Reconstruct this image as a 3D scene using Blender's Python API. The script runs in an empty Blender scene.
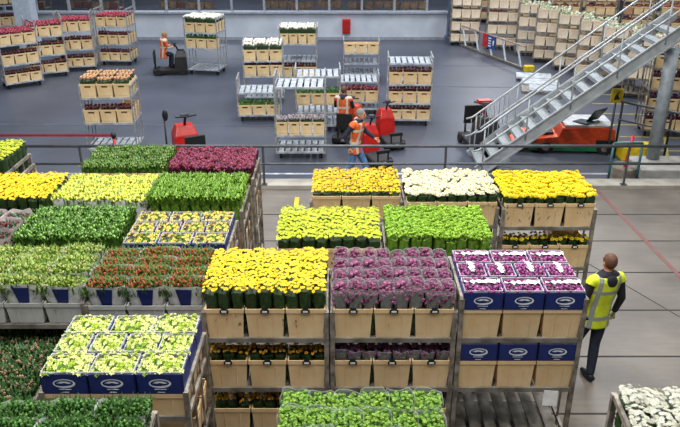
import bpy, bmesh, math, random
from mathutils import Vector, Matrix
R = math.radians
random.seed(7)
S = bpy.context.scene
COL = S.collection
# ------------------------------------------------------------------ camera, light, exposure
cam_d = bpy.data.cameras.new('camera'); cam = bpy.data.objects.new('camera', cam_d); COL.objects.link(cam)
CH = 5.8
cam.location = (0, 0, CH); cam.rotation_euler = (R(90 - 24.3), 0, 0)
cam_d.sensor_width = 36; cam_d.lens = 36 * 720 / 680; cam_d.clip_end = 200
S.camera = cam
w = bpy.data.worlds.new('world'); S.world = w; w.use_nodes = True
w.node_tree.nodes['Background'].inputs[0].default_value = (0.86, 0.92, 1.0, 1)
w.node_tree.nodes['Background'].inputs[1].default_value = 0.11
def area(name, loc, sx, sy, power, col=(1, .985, .96), rot=(0, 0, 0)):
    d = bpy.data.lights.new(name, 'AREA'); d.shape = 'RECTANGLE'; d.size = sx; d.size_y = sy; d.energy = power; d.color = col
    o = bpy.data.objects.new(name, d); COL.objects.link(o); o.location = loc; o.rotation_euler = rot
    return o
for i, (x, y, p) in enumerate([(-5, 3.5, 330), (0, 3.5, 330), (5, 3.5, 260), (-5, 9, 520), (0, 9, 540), (5, 9, 430)]):
    area('ceiling_and_fill_lamp', (x, y, 9.5), 1.0, 4.0, p)
for i, (x, y, p) in enumerate([(-9, 18, 650), (0, 18, 650), (9, 18, 650), (-9, 27, 800), (0, 27, 800), (9, 27, 900), (-7, 38, 900), (8, 38, 700)]):
    area('ceiling_and_fill_lamp', (x, y, 11 if y < 35 else 7.5), 2.0, 5.0 if y < 35 else 3, p, (0.93, .96, 1))  # lower rearmost pair is fill light added to brighten racks behind the glazing
S.view_settings.view_transform = 'Standard'; S.view_settings.look = 'None'; S.view_settings.gamma = 1
S.view_settings.exposure = 0.1
# ------------------------------------------------------------------ materials
def lin(h):
    if isinstance(h, tuple): return h
    c = [int(h[i:i + 2], 16) / 255 for i in (1, 3, 5)]
    return tuple((v / 12.92 if v <= .04045 else ((v + .055) / 1.055) ** 2.4) for v in c)
MATS = {}
def mat(name, c1, c2=None, rough=.6, metal=0, scale=8, alpha=1, rnd=0, emit=0, detail=4, spec=.5, gen=False, bump=0, hue=0):
    if name in MATS: return MATS[name]
    m = bpy.data.materials.new(name); m.use_nodes = True; nt = m.node_tree; N = nt.nodes; L = nt.links
    b = N['Principled BSDF']; b.inputs['Roughness'].default_value = rough; b.inputs['Metallic'].default_value = metal
    b.inputs['Specular IOR Level'].default_value = spec
    c1 = lin(c1); c2 = lin(c2) if c2 else tuple(v * .8 for v in c1)
    tc = N.new('ShaderNodeTexCoord'); nz = N.new('ShaderNodeTexNoise'); nz.inputs['Scale'].default_value = scale; nz.inputs['Detail'].default_value = detail
    L.new(tc.outputs['Generated' if gen else 'Object'], nz.inputs['Vector'])
    rp = N.new('ShaderNodeValToRGB'); rp.color_ramp.elements[0].position = .36; rp.color_ramp.elements[1].position = .64
    rp.color_ramp.elements[0].color = (*c2, 1); rp.color_ramp.elements[1].color = (*c1, 1)
    L.new(nz.outputs['Fac'], rp.inputs['Fac'])
    out = rp.outputs['Color']
    if rnd or hue:
        oi = N.new('ShaderNodeObjectInfo'); hs = N.new('ShaderNodeHueSaturation'); mr = N.new('ShaderNodeMapRange')
        mr.inputs['To Min'].default_value = 1 - rnd; mr.inputs['To Max'].default_value = 1 + rnd
        L.new(oi.outputs['Random'], mr.inputs['Value']); L.new(mr.outputs[0], hs.inputs['Value'])
        if hue:
            mh = N.new('ShaderNodeMapRange'); mh.inputs['To Min'].default_value = .5 - hue; mh.inputs['To Max'].default_value = .5 + hue
            L.new(oi.outputs['Random'], mh.inputs['Value']); L.new(mh.outputs[0], hs.inputs['Hue'])
        L.new(out, hs.inputs['Color']); out = hs.outputs['Color']
    L.new(out, b.inputs['Base Color'])
    if bump:
        bp = N.new('ShaderNodeBump'); bp.inputs['Strength'].default_value = bump; bp.inputs['Distance'].default_value = .02
        L.new(nz.outputs['Fac'], bp.inputs['Height']); L.new(bp.outputs[0], b.inputs['Normal'])
    if alpha < 1: b.inputs['Alpha'].default_value = alpha
    MATS[name] = m; return m
GALV = mat('galvanised_metal', '#9c968c', '#6d675f', .45, .55, 14, rnd=.08)
GALV2 = mat('worn_trolley_metal', '#a39b90', '#625a50', .55, .3, 9, rnd=.1)
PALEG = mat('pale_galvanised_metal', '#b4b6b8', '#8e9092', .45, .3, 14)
SLOT = mat('dark_slot', '#4a3a2a', '#382c20', .8)
DECK = mat('deck_boards', '#8a857c', '#5d5850', .7, .1, 6)
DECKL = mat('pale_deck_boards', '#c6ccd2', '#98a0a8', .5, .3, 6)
BINM = mat('cream_plastic', '#ebcea2', '#e0be8c', .45, 0, 5, rnd=.07)
BINL = mat('pale_cream_plastic', '#ecd3a6', '#dfc08c', .45, 0, 5, rnd=.06)
BINU = mat('pale_waiting_plastic', '#ecdcc4', '#dcc8ac', .5, 0, 5, rnd=.06)
WBIN = mat('white_plastic', '#c9cac4', '#b2b3ad', .5, 0, 5)
BLUE = mat('blue_card', '#16296e', '#122360', .5, 0, 12)
LINER = mat('white_liner', '#dfe0dc', '#c4c6c4', .6, 0, 14)
PAPER = mat('white_paper', '#e6e6e2', '#cfd0ce', .7, 0, 10)
LOGO = mat('white_print', '#e6ebf2', '#d4dbe8', .6)
BLACK = mat('black_plastic', '#1b1b1d', '#121213', .5)
RUB = mat('dark_rubber', '#1a1a1a', '#101010', .8)
RED = mat('red_paint', '#c2201a', '#a91a14', .35)
ORANGE = mat('orange_paint', '#d2491c', '#bb3d15', .4)
GREENP = mat('green_paint', '#1f7a4c', '#17683f', .4)
YEL = mat('yellow_paint', '#dcc21a', '#c0a514', .5)
STEEL = mat('stair_steel', '#b4b9bc', '#9ca2a5', .45, .3, 5)
RAILM = mat('rail_steel', '#5c6064', '#4c5054', .45, .5, 5)
TEAL = mat('teal_paint', '#2c5f68', '#234f58', .5)
CLEAR = mat('clear_film', '#e8ecec', '#d4dadc', .2, 0, 20, alpha=.28)
CLEARP = mat('milky_film', '#e8e4ea', '#cfc8d2', .25, 0, 20, alpha=.26)
LEAFD = mat('dark_leaf', '#2c4a1c', '#16290e', .55, 0, 30, rnd=.15)
LEAFM = mat('mid_leaf', '#557e26', '#365a16', .5, 0, 25, rnd=.12)
LEAFL = mat('bright_leaf', '#789e30', '#48701c', .5, 0, 25, rnd=.1)
LEAFO = mat('olive_leaf', '#8aa544', '#5a7a2a', .5, 0, 25, rnd=.1)
SKIN = mat('skin', '#c98f6d', '#b97f5f', .5, 0, 6)
# ------------------------------------------------------------------ mesh builder
class MB:
    def __init__(s): s.v = []; s.f = []; s.m = []; s.bev = 0
    def add(s, vs, fs, mi=0):
        o = len(s.v); s.v += [tuple(v) for v in vs]; s.f += [tuple(o + i for i in f) for f in fs]; s.m += [mi] * len(fs)
    def box(s, c, d, rz=0, mi=0, rot=None, taper=1):
        x, y, z = d[0] / 2, d[1] / 2, d[2] / 2
        vs = []
        for k in (-1, 1):
            t = taper if k < 0 else 1
            for a, b in ((-1, -1), (1, -1), (1, 1), (-1, 1)): vs.append(Vector((a * x * t, b * y * t, k * z)))
        M = rot if rot is not None else Matrix.Rotation(rz, 3, 'Z')
        vs = [M @ v + Vector(c) for v in vs]
        s.add(vs, [(3, 2, 1, 0), (4, 5, 6, 7), (0, 1, 5, 4), (1, 2, 6, 5), (2, 3, 7, 6), (3, 0, 4, 7)], mi); return s
    def tube(s, pts, r, n=8, mi=0, ry=None, cap=True):
        pts = [Vector(p) for p in pts]; k = len(pts)
        rs = r if isinstance(r, (list, tuple)) else [r] * k
        vs = []; up = None
        for i, p in enumerate(pts):
            t = (pts[min(i + 1, k - 1)] - pts[max(i - 1, 0)]).normalized()
            if up is None:
                up = Vector((0, 0, 1)) if abs(t.z) < .9 else Vector((0, 1, 0))
            a = t.cross(up).normalized(); b = a.cross(t).normalized(); up = b
            for j in range(n):
                q = 2 * math.pi * j / n
                vs.append(p + a * math.cos(q) * rs[i] + b * math.sin(q) * rs[i] * (ry or 1))
        fs = [(i * n + j, i * n + (j + 1) % n, (i + 1) * n + (j + 1) % n, (i + 1) * n + j) for i in range(k - 1) for j in range(n)]
        if cap: fs += [tuple(range(n))[::-1], tuple((k - 1) * n + j for j in range(n))]
        s.add(vs, fs, mi); return s
    def bar(s, p, q, w_=.04, h=None, mi=0):
        p, q = Vector(p), Vector(q); d = q - p; M = d.to_track_quat('Y', 'Z').to_matrix()
        s.box((p + q) / 2, (w_, d.length, h or w_), mi=mi, rot=M); return s
    def loft(s, rings, n=20, mi=0):   # rings: (x,y,z,rx,ry)
        vs = [Vector((x + rx * math.cos(2 * math.pi * j / n), y + ry * math.sin(2 * math.pi * j / n), z)) for x, y, z, rx, ry in rings for j in range(n)]
        k = len(rings)
        fs = [(i * n + j, i * n + (j + 1) % n, (i + 1) * n + (j + 1) % n, (i + 1) * n + j) for i in range(k - 1) for j in range(n)]
        fs += [tuple(range(n))[::-1], tuple((k - 1) * n + j for j in range(n))]
        s.add(vs, fs, mi); return s
    def ball(s, c, r, n=8, m=5, jit=0, mi=0, squash=1, M=None):
        vs = []
        for i in range(1, m):
            for j in range(n):
                a = math.pi * i / m; b = 2 * math.pi * (j + .5 * (i % 2)) / n; k = 1 + random.uniform(-jit, jit)
                vs.append(Vector((math.sin(a) * math.cos(b), math.sin(a) * math.sin(b), math.cos(a) * squash)) * k)
        vs += [Vector((0, 0, squash)), Vector((0, 0, -squash))]
        rr = Vector(r) if isinstance(r, tuple) else Vector((r, r, r))
        vs = [Vector((v.x * rr.x, v.y * rr.y, v.z * rr.z)) for v in vs]
        if M is not None: vs = [M @ v for v in vs]
        vs = [v + Vector(c) for v in vs]
        fs = [(i * n + j, (i + 1) * n + j, (i + 1) * n + (j + 1) % n, i * n + (j + 1) % n) for i in range(m - 2) for j in range(n)]
        t = (m - 1) * n
        fs += [(t, j, (j + 1) % n) for j in range(n)] + [(t + 1, (m - 2) * n + (j + 1) % n, (m - 2) * n + j) for j in range(n)]
        s.add(vs, fs, mi); return s
    def mesh(s, name, mats, smooth=False, bevel=0):
        me = bpy.data.meshes.new(name); me.from_pydata(s.v, [], s.f)
        for m in (mats if isinstance(mats, (list, tuple)) else [mats]): me.materials.append(m)
        me.polygons.foreach_set('material_index', s.m)
        if bevel:
            bm = bmesh.new(); bm.from_mesh(me)
            bmesh.ops.bevel(bm, geom=list(bm.edges), offset=bevel, segments=2, affect='EDGES', profile=.6)
            bm.to_mesh(me); bm.free()
        if smooth: me.polygons.foreach_set('use_smooth', [True] * len(me.polygons))
        me.update(); return me
    def obj(s, name, mats, parent=None, smooth=False, bevel=0, loc=None):
        return put(name, s.mesh(name, mats, smooth, bevel), parent, loc)
def put(name, me, parent=None, loc=None):
    o = bpy.data.objects.new(name, me); COL.objects.link(o)
    if parent: o.parent = parent
    if loc: o.location = loc
    return o
def tag(o, label=None, cat=None, group=None, kind=None):
    if label: o['label'] = label
    if cat: o['category'] = cat
    if group: o['group'] = group
    if kind: o['kind'] = kind
    return o
def empty(name, loc, rz=0, label=None, cat=None, group=None):
    o = bpy.data.objects.new(name, None); COL.objects.link(o); o.location = loc; o.rotation_euler = (0, 0, rz); o.empty_display_size = .2
    return tag(o, label, cat, group)
KIDS = {}
def copy_thing(proto, loc, rz=0):
    c = proto.copy(); COL.objects.link(c); c.location = loc; c.rotation_euler = (0, 0, rz)
    for ch in KIDS[proto.name]:
        d = ch.copy(); COL.objects.link(d); d.parent = c
    return c
def joined_remesh(mb, name, mats, voxel, parent=None, smoothit=4):
    o = mb.obj('tmp', mats)
    r = o.modifiers.new('r', 'REMESH'); r.mode = 'VOXEL'; r.voxel_size = voxel
    sm = o.modifiers.new('s', 'SMOOTH'); sm.iterations = smoothit; sm.factor = .5
    dg = bpy.context.evaluated_depsgraph_get(); me = bpy.data.meshes.new_from_object(o.evaluated_get(dg))
    bpy.data.objects.remove(o); me.name = name
    me.polygons.foreach_set('use_smooth', [True] * len(me.polygons))
    me.materials.clear()
    for m in (mats if isinstance(mats, (list, tuple)) else [mats]): me.materials.append(m)
    return put(name, me, parent)
ORD = ['first', 'second', 'third', 'fourth', 'fifth', 'sixth', 'seventh', 'eighth', 'ninth', 'tenth']
HZ = -.35
# ------------------------------------------------------------------ setting
fm = mat('concrete_floor', '#726b63', '#5d5750', .5, 0, .9, detail=8)
def floor_nodes():
    nt = fm.node_tree; N = nt.nodes; L = nt.links; b = N['Principled BSDF']; rp = b.inputs['Base Color'].links[0].from_node
    tc = [n for n in N if n.type == 'TEX_COORD'][0]
    n2 = N.new('ShaderNodeTexNoise'); n2.inputs['Scale'].default_value = 14; n2.inputs['Detail'].default_value = 6
    mp = N.new('ShaderNodeMapping'); mp.inputs['Scale'].default_value = (.15, 1, 1); L.new(tc.outputs['Object'], mp.inputs[0]); L.new(mp.outputs[0], n2.inputs['Vector'])
    mx = N.new('ShaderNodeMix'); mx.data_type = 'RGBA'; mx.blend_type = 'OVERLAY'; mx.inputs['Factor'].default_value = .35
    L.new(rp.outputs['Color'], mx.inputs['A']); L.new(n2.outputs['Fac'], mx.inputs['B']); L.new(mx.outputs['Result'], b.inputs['Base Color'])
    mr = N.new('ShaderNodeMapRange'); mr.inputs['To Min'].default_value = .28; mr.inputs['To Max'].default_value = .6
    L.new(n2.outputs['Fac'], mr.inputs['Value']); L.new(mr.outputs[0], b.inputs['Roughness'])
floor_nodes()
JM = mat('joint_rubber', '#2a2825', '#1e1c1a', .8)
f = MB(); f.box((0, 6.6, -.3), (40, 15.0, .6)); f.obj('floor', fm); tag(bpy.data.objects['floor'], kind='structure')
hm = mat('hall_floor_asphalt', '#4e5361', '#414652', .42, 0, .5, detail=8)
f = MB(); f.box((0, 32, HZ - .15), (70, 36, .3)); tag(f.obj('floor', hm), kind='structure')
for y in (12.8, 11.64, 10.47, 9.3, 8.12, 6.95):
    f = MB(); f.box((0, y, .001), (40, .03, .004)); tag(f.obj('trim_1', JM), kind='structure')
f = MB(); f.bar((3.2, 12.8, .002), (6.0, 7.2, .002), .015, .003); tag(f.obj('trim_1', JM), kind='structure')
f = MB(); f.bar((5.42, 14.0, .003), (5.75, 6, .003), .075, .004); tag(f.obj('trim_2', mat('red_floor_line', '#7c4242', '#6d5550', .6, 0, 6)), kind='structure')
f = MB(); f.box((-.88, 13.4, .004), (.09, .5, .004)); tag(f.obj('trim_2', YEL), kind='structure')
f = MB(); f.box((0, 14.3, .03), (40, .4, .1)); tag(f.obj('trim_3', mat('kerb_concrete', '#a39e93', '#8a857b', .7, 0, 3)), kind='structure')
LINE = mat('worn_white_line', '#c4c8cc', '#8e939c', .6, 0, 5)
LINEF = mat('faint_floor_line', '#525866', '#444955', .6, 0, 3)
f = MB(); f.box((-.3, 15.9, HZ + .003), (30, .09, .004)); tag(f.obj('trim_2', LINE), kind='structure')
for p, q in (((2, 24.2), (14, 23.6)), ((-14, 19.9), (2, 19.6)), ((1.5, 27.4), (12, 27)), ((-14, 28.8), (-1, 28.4))):
    f = MB(); f.bar((p[0], p[1], HZ + .003), (q[0], q[1], HZ + .003), .1, .004); tag(f.obj('trim_2', LINEF), kind='structure')
YL = mat('yellow_floor_line', '#a59a48', '#8c8444', .6, 0, 4)
for k in range(7):
    f = MB(); f.bar((7.5 + .1 * k, 17.6 + 1.1 * k, HZ + .003), (16, 17.0 + 1.1 * k, HZ + .003), .07, .004); tag(f.obj('trim_2', YL), kind='structure')
f = MB(); f.bar((8.2, 17, HZ + .004), (11.5, 26, HZ + .004), .07, .004); tag(f.obj('trim_2', YL), kind='structure')
# far wall with glazed band
WW = mat('white_wall', '#b9bfc9', '#a9b0bb', .6, 0, 1.2)
f = MB(); f.box((-5.5, 32.6, .23), (21.5, .25, 1.16)); tag(f.obj('wall_back', WW), kind='structure')
f = MB(); f.box((-5.5, 32.44, HZ + .06), (21.5, .05, .12)); tag(f.obj('baseboard_back', mat('grey_plinth', '#8d929b', '#7d828b', .7)), kind='structure')
f = MB(); f.box((-5.5, 32.55, .84), (21.5, .4, .08)); tag(f.obj('trim_4', mat('sill_grey', '#9fa6b2', '#8a909c', .5)), kind='structure')
GL = mat('window_glass', '#5b646e', '#59616b', .15, 0, 3, alpha=.08, spec=.2)
FR = mat('window_frame_grey', '#8f959d', '#7c828a', .5)
wn = empty('window_1', (-5.5, 32.6, .88)); tag(wn, kind='structure')
f = MB(); f.box((0, 0, 1.2), (21.5, .02, 2.4)); f.obj('window_pane', GL, wn)
f = MB()
for k in range(16): f.box((-10.7 + k * 1.43, -.02, 1.2), (.1, .12, 2.4))
f.box((0, -.02, 2.42), (21.5, .14, .1)); f.obj('window_frame', FR, wn)
f = MB(); f.box((-5.5, 32.6, 5.4), (21.5, .3, 4.2)); tag(f.obj('wall_back', mat('upper_wall', '#6f7683', '#666d79', .7)), kind='structure')
f = MB(); f.box((0, 49.5, 4), (70, .3, 9)); tag(f.obj('wall_rear', mat('dark_wall', '#3c3a3a', '#2e2c2c', .8, 0, 2)), kind='structure')
PIL = mat('pillar_blue', '#53617a', '#48556d', .5); PILW = mat('pillar_white', '#b9c4d2', '#a9b5c4', .5)
f = MB(); f.box((5.0, 32.3, 3), (.55, .5, 6.9)); f.box((5.0, 32.3, HZ + .1), (.7, .65, .2)); tag(f.obj('pillar_blue', PIL, bevel=.01), kind='structure')
f = MB(); f.box((-12.6, 29.6, 3), (.7, .6, 6.9)); f.box((-12.6, 29.6, HZ + .1), (.85, .75, .2)); tag(f.obj('pillar_white', PILW, bevel=.01), kind='structure')
cab = empty('extinguisher_cabinet', (.28, 32.42, .2), 0, 'small red fire extinguisher cabinet on the white back wall', 'cabinet')
f = MB(); f.box((0, 0, .05), (.36, .2, .62)); f.obj('cabinet_body', RED, cab, bevel=.02)
f = MB(); f.box((0, -.11, .05), (.28, .02, .5)); f.obj('door', mat('dark_red', '#a3140f', '#8f100c', .4), cab)
# ------------------------------------------------------------------ railing in front of the hall
rl = empty('guard_railing', (0, 14.15, .08), 0, 'long dark steel guard railing with two horizontal rails along the kerb', 'railing')
MB().tube([(-12, 0, .86), (13, 0, .86)], .032, 10).obj('rail', RAILM, rl, True)
MB().tube([(-12, 0, .47), (13, 0, .47)], .026, 10).obj('rail', RAILM, rl, True)
for x in (-9.2, -5.4, -1.6, 2.2, 6.0, 9.8):
    f = MB(); f.tube([(x, 0, 0), (x, 0, .86)], .026); f.box((x, 0, .01), (.12, .1, .02)); f.obj('post', RAILM, rl)
# ------------------------------------------------------------------ trolleys
DD = .9
MC = {}
def frame_mesh(W, levels, top, side, pale=False):
    k = ('end', W, tuple(levels), top, side, pale); pw = .032 if pale else .045
    if k not in MC:
        f = MB(); x = side * (W / 2 - .02)
        for y in (-DD / 2 + .02, DD / 2 - .02): f.box((x, y, (top + .15) / 2), (pw, pw, top - .15))
        for z in [top - .02] + list(levels) + [.22]: f.box((x, 0, z), (.03, DD - .04, .05))
        for y in (-.15, .15): f.box((x, y, (top + .2) / 2), (.02, .022, top - .25))
        MC[k] = f.mesh('end_frame', PALEG if pale else GALV2)
    return MC[k]
def shelf_mesh(W, pale):
    k = ('shelf', W, pale)
    if k not in MC:
        f = MB()
        for y in (-DD / 2 + .02, DD / 2 - .02): f.box((0, y, -.01), (W - .08, .035, .05))
        n = 7; p = (W - .1) / n
        for i in range(n): f.box((-(W - .1) / 2 + p * (i + .5), 0, 0), (p - .045, DD - .06, .018))
        MC[k] = f.mesh('shelf', DECKL if pale else DECK)
    return MC[k]
def wheel_mesh():
    if 'wheel' not in MC:
        f = MB(); f.tube([(-.025, 0, .08), (.025, 0, .08)], .08, 14); f.box((0, 0, .14), (.07, .1, .03), mi=1)
        MC['wheel'] = f.mesh('wheel', [RUB, GALV])
    return MC['wheel']
def trolley(label, X, Y, yaw=0, levels=(.46, 1.07, 1.68), top=1.95, fz=0, W=1.25, pale=False, decks=None, group=None, paper=False):
    "Y is the front edge for yaw 0"
    t = empty('flower_trolley', (X - math.sin(yaw) * -DD / 2 * -1, Y + DD / 2, fz) if False else (X, Y + DD / 2, fz), yaw, label, 'trolley', group)
    for s_ in (-1, 1): put('end_frame', frame_mesh(W, levels, top, s_, pale), t)
    put('base_deck', shelf_mesh(W, pale), t, (0, 0, .2))
    for z in levels: put('shelf', shelf_mesh(W, pale), t, (0, 0, z))
    for a in (-1, 1):
        for b in (-1, 1): put('wheel', wheel_mesh(), t, (a * (W / 2 - .12), b * (DD / 2 - .14), 0))
    t['_W'] = W
    return t
def wpos(t, x, y, z):
    a = t.rotation_euler.z; c, s_ = math.cos(a), math.sin(a)
    return (t.location.x + c * x - s_ * y, t.location.y + s_ * x + c * y, t.location.z + z)
def bin_mesh(material, w=.39, d=.285, h=.335, key=''):
    k = ('bin', material.name, w, d)
    if k not in MC:
        f = MB(); t = .88
        def ring(ww, dd, z): return [(-ww / 2, -dd / 2, z), (ww / 2, -dd / 2, z), (ww / 2, dd / 2, z), (-ww / 2, dd / 2, z)]
        vs = ring(w * t, d * t, 0) + ring(w * .965, d * .95, h - .045) + ring(w, d, h - .045) + ring(w, d, h) + ring(w * .93, d * .92, h) + ring(w * .86, d * .84, .02)
        fs = [(3, 2, 1, 0)]
        for i in range(5):
            for j in range(4): fs.append((i * 4 + j, i * 4 + (j + 1) % 4, (i + 1) * 4 + (j + 1) % 4, (i + 1) * 4 + j))
        fs.append((20, 21, 22, 23)); f.add(vs, fs)
        for sx in (-.22, .22):   # moulded ribs on the long sides, tilted with the wall
            for sy in (-1, 1):
                f.bar((w * sx * .93, sy * (d * t / 2), .01), (w * sx, sy * (d * .95 / 2), h - .05), .012, .006)
        for sx in (-1, 1): f.box((sx * (w * .97 / 2), 0, h - .075), (.012, d * .4, .04))
        if material is BINL: f.box((0, -d * .465, h * .45), (w * .62, .014, h * .62)); f.box((0, -d * .482, h * .8), (w * .36, .014, h * .1), mi=1)
        MC[k] = f.mesh('flower_bin', [material, SLOT])
    return MC[k]
def clip_mesh():
    if 'clip' not in MC:
        f = MB(); f.box((0, 0, 0), (.085, .012, .035)); f.box((0, -.008, .002), (.05, .004, .018), mi=1); f.box((0, .02, .02), (.06, .03, .012))
        MC['clip'] = f.mesh('label_clip', [BLACK, PAPER])
    return MC['clip']
WORDS = {3: ['left', 'middle', 'right'], 4: ['far left', 'left inner', 'right inner', 'far right'], 2: ['left', 'right']}
def bins(t, z, short, cols=3, rows=(0,), side=0, material=BINM, clips=False, nrow=3, group=None, name='flower_bin', d0=0, sides_only=()):
    p = 1.2 / cols; me = bin_mesh(material, p - .012, .285, .24 if material is WBIN else .335)
    spots = [(c, 0) for c in range(cols) if 0 in rows]
    if side: spots += [(cols - 1 if side > 0 else 0, r) for r in (1, 2)]
    out = []
    for c, r in spots:
        x = -.6 + p * (c + .5); y = -DD / 2 + .15 + r * .3 + d0
        o = put(name, me, None, wpos(t, x, y, z + .015 + (.01 if material is WBIN else 0))); o.rotation_euler = (0, 0, t.rotation_euler.z)
        lab = f"{'white' if material is WBIN else 'cream'} bin, {WORDS[cols][c]} {'front' if r == 0 else ORD[r] + ' row'}, {short}"
        tag(o, lab, 'bin', group)
        if clips and r == 0: put('label_clip', clip_mesh(), o, (0, -.285 / 2 - .008, .315))
        out.append(o)
    return out
# ------------------------------------------------------------------ flowers
def prism_leaves(f, w, d, h, mi=0, blades=60, bw=.012, spread=.1, zt=.0):
    "leafy mass: tapered body with upright blades over its sides and top"
    n = 14; vs = []; lv = [0, .3, .65, 1.0]
    for i, a in enumerate(lv):
        k = .74 + .2 * a
        for j in range(n):
            q = 2 * math.pi * j / n; c, s_ = math.cos(q), math.sin(q)
            rx = w / 2 * k * abs(c) ** .45 * (1 if c > 0 else -1); ry = d / 2 * k * abs(s_) ** .45 * (1 if s_ > 0 else -1)
            e = 1 + random.uniform(-.07, .05); vs.append((rx * e, ry * e, h * a + (random.uniform(-.02, .02) if i else 0)))
    fs = [(i * n + j, i * n + (j + 1) % n, (i + 1) * n + (j + 1) % n, (i + 1) * n + j) for i in range(3) for j in range(n)]
    fs += [tuple(range(n))[::-1], tuple(3 * n + j for j in range(n))]
    f.add(vs, fs, mi)
    for _ in range(blades):
        q = random.uniform(0, 2 * math.pi); r_ = random.uniform(.75, 1.0)
        x = w / 2 * .93 * math.cos(q) * r_ * 1.05; y = d / 2 * .93 * math.sin(q) * r_ * 1.05
        x = max(-w * .47, min(w * .47, x * 1.25)); y = max(-d * .47, min(d * .47, y * 1.25))
        z0 = random.uniform(.1, .85) * h; L = random.uniform(.06, .12)
        leaf(f, (x * .95, y * .95, z0), L, bw * random.uniform(.8, 1.5), random.uniform(0, 6.3), random.uniform(.0, .5), mi)
def leaf(f, p, L, w, a, tilt, mi=0, curl=.3):
    c, s_ = math.cos(a), math.sin(a); p = Vector(p)
    side = Vector((-s_, c, 0)) * w / 2; out = Vector((c, s_, 0))
    m = p + out * math.sin(tilt) * L * .55 + Vector((0, 0, math.cos(tilt) * L * .55)); t2 = tilt + curl
    e = m + out * math.sin(t2) * L * .5 + Vector((0, 0, math.cos(t2) * L * .45))
    f.add([p - side * .5, p + side * .5, m + side, m - side, e], [(0, 1, 2, 3), (3, 2, 4)], mi)
def daisy(f, c, r, tilt=(0, 0), pet=9, mi=0, ci=1, cs=.33, cup=.25, layers=2):
    c = Vector(c); nrm = Vector((tilt[0], tilt[1], 1)).normalized(); a = nrm.orthogonal().normalized(); b = nrm.cross(a)
    for L in range(layers):
        rr = r * (1 - .3 * L); up = cup * r * (.4 + L * .8)
        for k in range(pet):
            q = 2 * math.pi * (k + .5 * L) / pet + random.uniform(-.1, .1); dq = math.pi / pet * .85
            d0 = a * math.cos(q) + b * math.sin(q); d1 = a * math.cos(q - dq) + b * math.sin(q - dq); d2 = a * math.cos(q + dq) + b * math.sin(q + dq)
            z = nrm * (up + random.uniform(-.1, .1) * r)
            f.add([c + nrm * L * .12 * r, c + d1 * rr * .65 + z * .7, c + d0 * rr + z, c + d2 * rr * .65 + z * .7], [(0, 1, 2, 3)], mi)
    if cs > 0:
        n = 6; ring = [c + (a * math.cos(6.283 * j / n) + b * math.sin(6.283 * j / n)) * r * cs + nrm * cup * r * .9 for j in range(n)]
        f.add(ring + [c + nrm * r * (cup + .25)], [(j, (j + 1) % n, n) for j in range(n)], ci)
def mum(f, c, r, tilt, mi=0, ci=1):   # large full chrysanthemum head
    c = Vector(c); nrm = Vector((tilt[0], tilt[1], 1)).normalized(); a = nrm.orthogonal().normalized(); b = nrm.cross(a)
    for L, (k, up, pr) in enumerate([(1, -.1, 11), (.92, .2, 11), (.72, .42, 9), (.45, .58, 7)]):
        for i in range(pr):
            q = 2 * math.pi * (i + .5 * L) / pr + random.uniform(-.12, .12); dq = math.pi / pr
            d0 = a * math.cos(q) + b * math.sin(q); d1 = a * math.cos(q - dq) + b * math.sin(q - dq); d2 = a * math.cos(q + dq) + b * math.sin(q + dq)
            rr = r * k * random.uniform(.9, 1.1); z = nrm * up * r
            f.add([c + nrm * (up * .5) * r, c + d1 * rr * .7 + z, c + d0 * rr + z * random.uniform(.7, 1.1), c + d2 * rr * .7 + z], [(0, 1, 2, 3)], mi if L < 3 else ci)
    f.ball(c + nrm * r * .35, r * .38, 6, 4, .1, ci)
def tulip(f, c, r, h, a, lean, mi=0):
    c = Vector(c); n = 5; vs = []
    ax = Vector((math.cos(a) * lean, math.sin(a) * lean, 1)).normalized(); u = ax.orthogonal().normalized(); v = ax.cross(u)
    for z, k in ((0, .35), (.35, 1), (.75, .75)):
        for j in range(n): vs.append(c + ax * h * z + (u * math.cos(6.283 * j / n) + v * math.sin(6.283 * j / n)) * r * k)
    vs.append(c + ax * h)
    fs = [(i * n + j, i * n + (j + 1) % n, (i + 1) * n + (j + 1) % n, (i + 1) * n + j) for i in range(2) for j in range(n)] + [(2 * n + j, 2 * n + (j + 1) % n, 3 * n) for j in range(n)]
    f.add(vs, fs, mi)
def jgrid(w, d, n, jit=.35):
    nx = max(1, round(math.sqrt(n * w / d))); ny = max(1, round(n / nx)); out = []
    for i in range(nx):
        for j in range(ny):
            out.append((-w / 2 + w * (i + .5 + random.uniform(-jit, jit)) / nx, -d / 2 + d * (j + .5 + random.uniform(-jit, jit)) / ny))
    return out
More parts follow.
